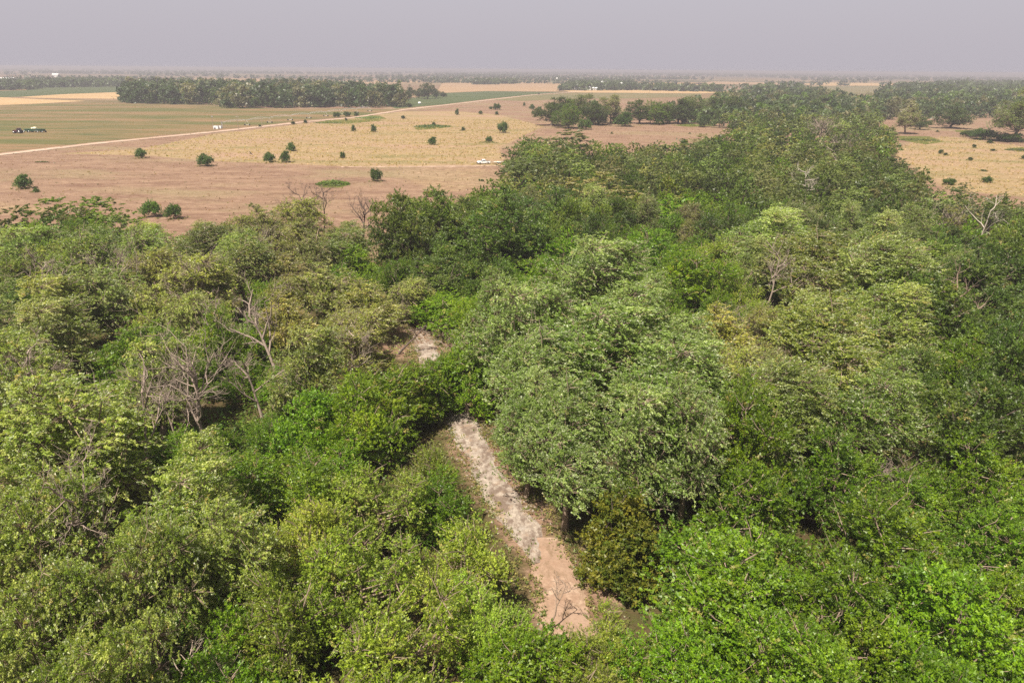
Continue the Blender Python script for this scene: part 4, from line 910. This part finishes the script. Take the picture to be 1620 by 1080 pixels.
link('grille', make_mesh('grille', *box((2.955, 0, .86), (.06, 1.1, .34)), BLACK), T); link('bumper', make_mesh('bumper', *box((2.98, 0, .52), (.16, 1.9, .24)), BLACK), T); link('bumper', make_mesh('bumper', *box((-3.02, 0, .56), (.14, 1.85, .2)), CHROME), T)
rz = math.radians(192); dx, dy = -math.cos(rz) * 6.6, -math.sin(rz) * 6.6
TR = thing('flat_trailer', (c[0] + dx + .3, c[1] + dy, .035), 'pale flatbed trailer hitched behind the white pickup', 'trailer', None, rz)
link('deck', make_mesh('deck', *join([box((0, -.9 + .3 * i, .78), (4.6, .28, .06)) for i in range(7)]), WOOD), TR)
link('frame', make_mesh('frame', *join([box((0, s_ * .95, .68), (4.7, .1, .14)) for s_ in (-1, 1)] + [box((x, 0, .66), (.1, 1.9, .1)) for x in (-2, -.7, .7, 2)] + [box((2.95, 0, .62), (1.5, .12, .12))]), STEEL), TR)
for s_ in (-1, 1):
    for x in (-.55, .35): wheel(TR, x, s_ * 1.15, .34, .22, s_)
    link('fender', make_mesh('fender', *box((-.1, s_ * 1.15, .74), (1.9, .26, .06)), WHITE), TR)

# ------------------------------------------------------------------ tractor and planter on the crop field
c = at(30, 211); T = thing('tractor', (c[0], c[1], .03), 'dark maroon tractor on the green crop field at the left edge', 'tractor', None, math.radians(184))
arch_body('hood', [(.4, .9), (3.3, .9), (3.35, 1.7), (2.9, 1.95), (.4, 2.05)], -.55, .55, MAROON, T, .08)
arch_body('chassis', [(-1.6, .7), (3.0, .7), (3.0, 1.0), (-1.6, 1.2)], -.5, .5, BLACK, T)
arch_body('cab', [(-1.5, 1.2), (.5, 1.2), (.55, 2.1), (.3, 3.0), (-1.35, 3.0), (-1.6, 2.0)], -.85, .85, GLASS, T, .05)
link('roof', make_mesh('roof', *box((-.5, 0, 3.08), (2.1, 1.9, .2), 0, .85), MAROON), T); link('exhaust_pipe', make_mesh('exhaust_pipe', *cyl((.9, .62, 2.5), .07, 1.6), BLACK), T)
for s_ in (-1, 1):
    wheel(T, -1.0, s_ * 1.25, 1.0, .7, s_); wheel(T, 2.4, s_ * 1.1, .75, .5, s_)
    link('fender', make_mesh('fender', *box((-1.0, s_ * 1.2, 2.08), (1.6, .7, .1)), MAROON), T)
c = at(55.5, 209.5); T = thing('seed_planter', (c[0], c[1], .03), 'long green planter with a cream hopper behind the maroon tractor', 'planter', None, math.radians(178))
link('frame', make_mesh('frame', *join([box((0, y, 1.0), (13, .3, .4)) for y in (-1.2, 1.2)] + [box((x, 0, 1.0), (.3, 2.4, .3)) for x in (-6, -3, 0, 3, 6)]), GREENP), T)
link('seed_box', make_mesh('seed_box', *box((-.2, 0, 1.65), (12.2, 1.6, .9), 0, 1.12), GREENP), T)
link('hopper', make_mesh('hopper', *join([cyl((-.6, 0, 2.6), .95, 1.3, 'z', 16), cyl((1.1, 0, 2.45), .8, 1.0, 'z', 16)]), CREAM), T)
link('tongue', make_mesh('tongue', *tube([[6.4, 0, 1], [9.5, .3, .8]], [.15, .12], 6), BLACK), T)
for x in (-6.1, -3, 3, 6.1):
    for s_ in (-1, 1): wheel(T, x, s_ * 1.7, .55, .3, s_)
for x in np.linspace(-5.5, 5.5, 8): link('row_unit', make_mesh('row_unit', *join([box((x, -1.9, .6), (.25, .9, .5)), cyl((x + .2, -2.1, .35), .35, .08, 'y', 12)]), GREENP), T)

# ------------------------------------------------------------------ irrigation pivot, boxes and poles by the dirt road
A, B = at(352, 203.3), at(585, 176.5); d = (B - A); Ls = np.linalg.norm(d); nsp = 8
T = thing('irrigation_pivot', (A[0], A[1], .02), 'long thin irrigation pivot standing across the crop field by the road', 'irrigation pivot', None, math.atan2(d[1], d[0]))
link('pivot_tower', make_mesh('pivot_tower', *join([tube([[sx * 1.4, sy * 1.4, 0], [sx * .2, sy * .2, 4.2]], [.07, .06], 4) for sx in (-1, 1) for sy in (-1, 1)] + [tube([[0, 0, 0], [0, 0, 4.4]], [.16, .16], 6)]), STEEL), T)
GALV = simple('galvanised_pipe', (.62, .62, .60), .4, .5, .3, .06)
for i in range(nsp):
    x0, x1 = Ls * i / nsp, Ls * (i + 1) / nsp; ff = np.linspace(0, 1, 9); xx = x0 + (x1 - x0) * ff; zz = 3.9 + 1.1 * np.sin(ff * math.pi)
    pts = np.c_[xx, np.zeros(9), zz]; parts = [tube(pts, np.full(9, .11), 5)]
    for s_ in (-1, 1):
        rod = np.c_[xx, np.full(9, s_ * .9), zz - 1.1 * np.sin(ff * math.pi) * .9]; parts.append(tube(rod, np.full(9, .035), 3))
        parts += [tube([pts[j], rod[j]], [.03, .03], 3) for j in range(1, 8)]
    link('span', make_mesh('pivot_span', *join(parts), GALV), T)
    tw_ = link('drive_tower', make_mesh('drive_tower', *join([tube([[0, s_ * 2.0, .6], [0, 0, 3.9]], [.07, .06], 4) for s_ in (-1, 1)] + [box((0, 0, .62), (.16, 4.2, .16))]), GALV), T, (x1, 0, 0))
    for s_ in (-1, 1): link('drive_wheel', make_mesh('drive_wheel', *cyl((0, s_ * 2.0, .6), .6, .3, 'x', 14), RUBBER), tw_)
def shelter(label, px, py, sx, sy, h, rz=0):
    c = at(px, py); T = thing('equipment_box', (c[0], c[1], .02), label, 'equipment box', 'white boxes at the pivot', rz)
    bevel(link('cabinet', make_mesh('cabinet', *box((0, 0, h / 2), (sx, sy, h)), WHITE), T), .05); link('lid', make_mesh('lid', *box((0, 0, h + .06), (sx + .16, sy + .16, .12)), WHITE), T)
    link('door', make_mesh('door', *box((-sx * .2, -sy / 2 - .02, h * .48), (sx * .36, .04, h * .8)), STEEL), T); return T
shelter('larger white equipment box beside the left utility pole', 342.5, 204.5, 3.2, 2.2, 2.0); shelter('smaller white equipment box right of the larger one', 348.5, 203.8, 1.9, 1.8, 1.8)
def pole(label, px, py, h, rz, arm=True):
    c = at(px, py); T = thing('utility_pole', (c[0], c[1], .02), label, 'utility pole', 'wooden utility poles along the dirt road', rz)
    link('post', make_mesh('post', *tube([[0, 0, -.2], [0, 0, h * .5], [0, 0, h]], [.17, .15, .11], 7), DEAD), T)
    if arm:
        a_ = link('crossarm', make_mesh('crossarm', *box((0, 0, h - .7), (2.3, .12, .14)), DEAD), T)
        for x in (-1, -.4, .4, 1): link('insulator', make_mesh('insulator', *cyl((x, 0, h - .52), .06, .2, 'z', 8), WHITE), a_)
    else: link('transformer', make_mesh('transformer', *cyl((.35, 0, h - 1.2), .28, .9, 'z', 12), STEEL), T)
pole('wooden pole standing right behind the white equipment boxes', 337.5, 204, 9.2, .2, False); pole('wooden pole with a crossarm right of the white boxes', 377.5, 205, 9, .35); pole('short wooden pole by the white boxes, right side', 351, 202.5, 5, .3)
pole('leaning thin pole among the roadside weeds', 415, 200, 6.0, .35)
pole('distant pole in the wheat before the white shed', 935.5, 151, 9, .3); pole('distant pole in the wheat, rightmost before the tree row', 1027.5, 148, 9, .3); pole('distant pole along the road on the far stubble', 840, 136, 11, .3)
c = at(664, 166.5); T = thing('roadside_sign', (c[0], c[1], .15), 'small white sign board at the road bend by the grove', 'sign', None, .2)
link('board', make_mesh('board', *box((0, 0, 2.2), (3.2, .12, 2.4)), WHITE), T); [link('post', make_mesh('sign_post', *box((x, .12, 1.1), (.16, .14, 2.4)), DEAD), T) for x in (-1.2, 1.2)]
c = at(852.5, 149.6); T = thing('distant_car', (c[0], c[1], .17), 'dark car driving far along the pale dirt road', 'car', None, math.radians(55))
arch_body('body', [(-2.3, .35), (2.3, .35), (2.35, .85), (1.2, 1.0), (-2.3, 1.05)], -.95, .95, BLACK, T); arch_body('cab', [(-1.9, 1.0), (1.1, 1.0), (.4, 1.75), (-1.7, 1.75)], -.8, .8, GLASS, T)
for x in (-1.4, 1.45):
    for s_ in (-1, 1): wheel(T, x, s_ * .85, .36, .25, s_)

# ------------------------------------------------------------------ farm buildings in the distance
ROOFW = simple('pale_metal_roof', (.66, .66, .65), .4, .4, .1, .05); WALLW = simple('white_siding', (.74, .73, .70), .6, .3, var=.05); ROOFG = simple('grey_roof', (.33, .31, .30), .6, .3)
def shed(label, px, py, L, Wd, h, rise, rz, roof=None, n_win=4, name='farm_shed', cat='shed'):
    c = at(px, py); T = thing(name, (c[0], c[1], 0), label, cat, 'farm buildings near the horizon', rz)
    link('wall', poly_mesh('wall', *prism([(-Wd / 2, 0), (Wd / 2, 0), (Wd / 2, h), (0, h + rise), (-Wd / 2, h)], -L / 2, L / 2), WALLW), T).rotation_euler = (0, 0, math.pi / 2)
    V = [(-L / 2 - .4, -Wd / 2 - .5, h - .1), (L / 2 + .4, -Wd / 2 - .5, h - .1), (L / 2 + .4, 0, h + rise + .12), (-L / 2 - .4, 0, h + rise + .12), (-L / 2 - .4, Wd / 2 + .5, h - .1), (L / 2 + .4, Wd / 2 + .5, h - .1)]
    o = link('roof', poly_mesh('roof', V, [(0, 1, 2, 3), (3, 2, 5, 4)], roof or ROOFW), T); sol = o.modifiers.new('thickness', 'SOLIDIFY'); sol.thickness = .12
    link('door', make_mesh('door', *box((-L * .3, -Wd / 2 - .03, h * .4), (min(4, L * .2), .08, h * .8)), STEEL), T)
    for i in range(n_win): link('window', make_mesh('window', *box((-L * .1 + i * L * .5 / max(n_win, 1), -Wd / 2 - .03, h * .55), (1.4, .08, 1.1)), GLASS), T)
    return T
shed('long low white shed in front of the distant farm trees', 921.5, 142.8, 34, 14, 5.0, 2.0, 0)
shed('small white shed right of the long white one', 937, 142.9, 7, 8, 4.5, 1.6, 0, None, 1); shed('smallest white shed at the right end of the farm row', 943, 143, 5, 6, 4.0, 1.5, 0, None, 1)
shed('white gabled farm building among the trees behind the sheds', 954, 139, 16, 12, 10, 5, .5, None, 2, 'farm_building', 'farm building'); shed('white farm building at the right of the farm trees', 981, 140, 16, 12, 9, 4, -.4, None, 2, 'farm_building', 'farm building')
shed('white-roofed shed over the windbreak at the far left edge', 13, 131, 34, 22, 9, 3, .1); shed('tan-roofed shed right of the white-roofed one at far left', 29, 132.5, 18, 14, 8, 3, .3, ROOFG, 2); shed('small pale farmhouse at the end of the left windbreak gap', 40, 134, 12, 10, 8, 4, -.6, None, 2, 'farmhouse', 'house')
shed('tiny white house alone on the far left plain', 89, 122.3, 22, 18, 9, 5, .2, None, 2, 'farmhouse', 'house')
c = at(881, 131.2); T = thing('water_tower', (c[0], c[1], 0), 'white water tower above the far trees left of the farm', 'water tower'); link('tank', make_mesh('tank', *tube([[0, 0, 10], [0, 0, 10.3], [0, 0, 11.5], [0, 0, 14], [0, 0, 15], [0, 0, 15.4]], [.2, 1.6, 2.4, 2.4, 1.6, .2], 16), WALLW, smooth=True), T)
[link('leg', make_mesh('tower_leg', *tube([[2.8 * math.cos(a), 2.8 * math.sin(a), 0], [1.8 * math.cos(a), 1.8 * math.sin(a), 11.2]], [.3, .25], 6), WALLW), T) for a in (.8, 2.37, 3.94, 5.5)]

# ------------------------------------------------------------------ a bird over the pasture
c = at(397, 243, 12.0); T = thing('bird', tuple(c), 'dark bird gliding low over the yellow grass', 'bird', None, math.radians(40)); T.rotation_euler = (math.radians(38), 0, math.radians(60))
FEATH = simple('dark_feathers', (.03, .022, .02), .7, .2)
link('body', make_mesh('bird_body', *tube([[-.45, 0, 0], [-.3, 0, 0], [0, 0, 0], [.22, 0, .02], [.32, 0, .04], [.42, 0, .03]], [.02, .07, .11, .08, .05, .01], 8), FEATH, smooth=True), T)
for s_ in (-1, 1): link('wing', poly_mesh('wing', [(.14, s_ * .06, .02), (.24, s_ * .5, .10), (.10, s_ * .95, .16), (-.10, s_ * .92, .15), (-.14, s_ * .45, .08), (-.12, s_ * .06, .01), (.02, s_ * .06, .06), (.05, s_ * .5, .14), (0, s_ * .9, .18)], [(0, 1, 7, 6), (1, 2, 8, 7), (6, 7, 4, 5), (7, 8, 3, 4), (5, 4, 1, 0), (4, 3, 2, 1)], FEATH), T)
link('tail', poly_mesh('tail', [(-.38, -.05, 0), (-.38, .05, 0), (-.72, .13, -.01), (-.72, -.13, -.01), (-.5, 0, .02)], [(0, 1, 4), (1, 2, 4), (2, 3, 4), (3, 0, 4), (3, 2, 1, 0)], FEATH), T)
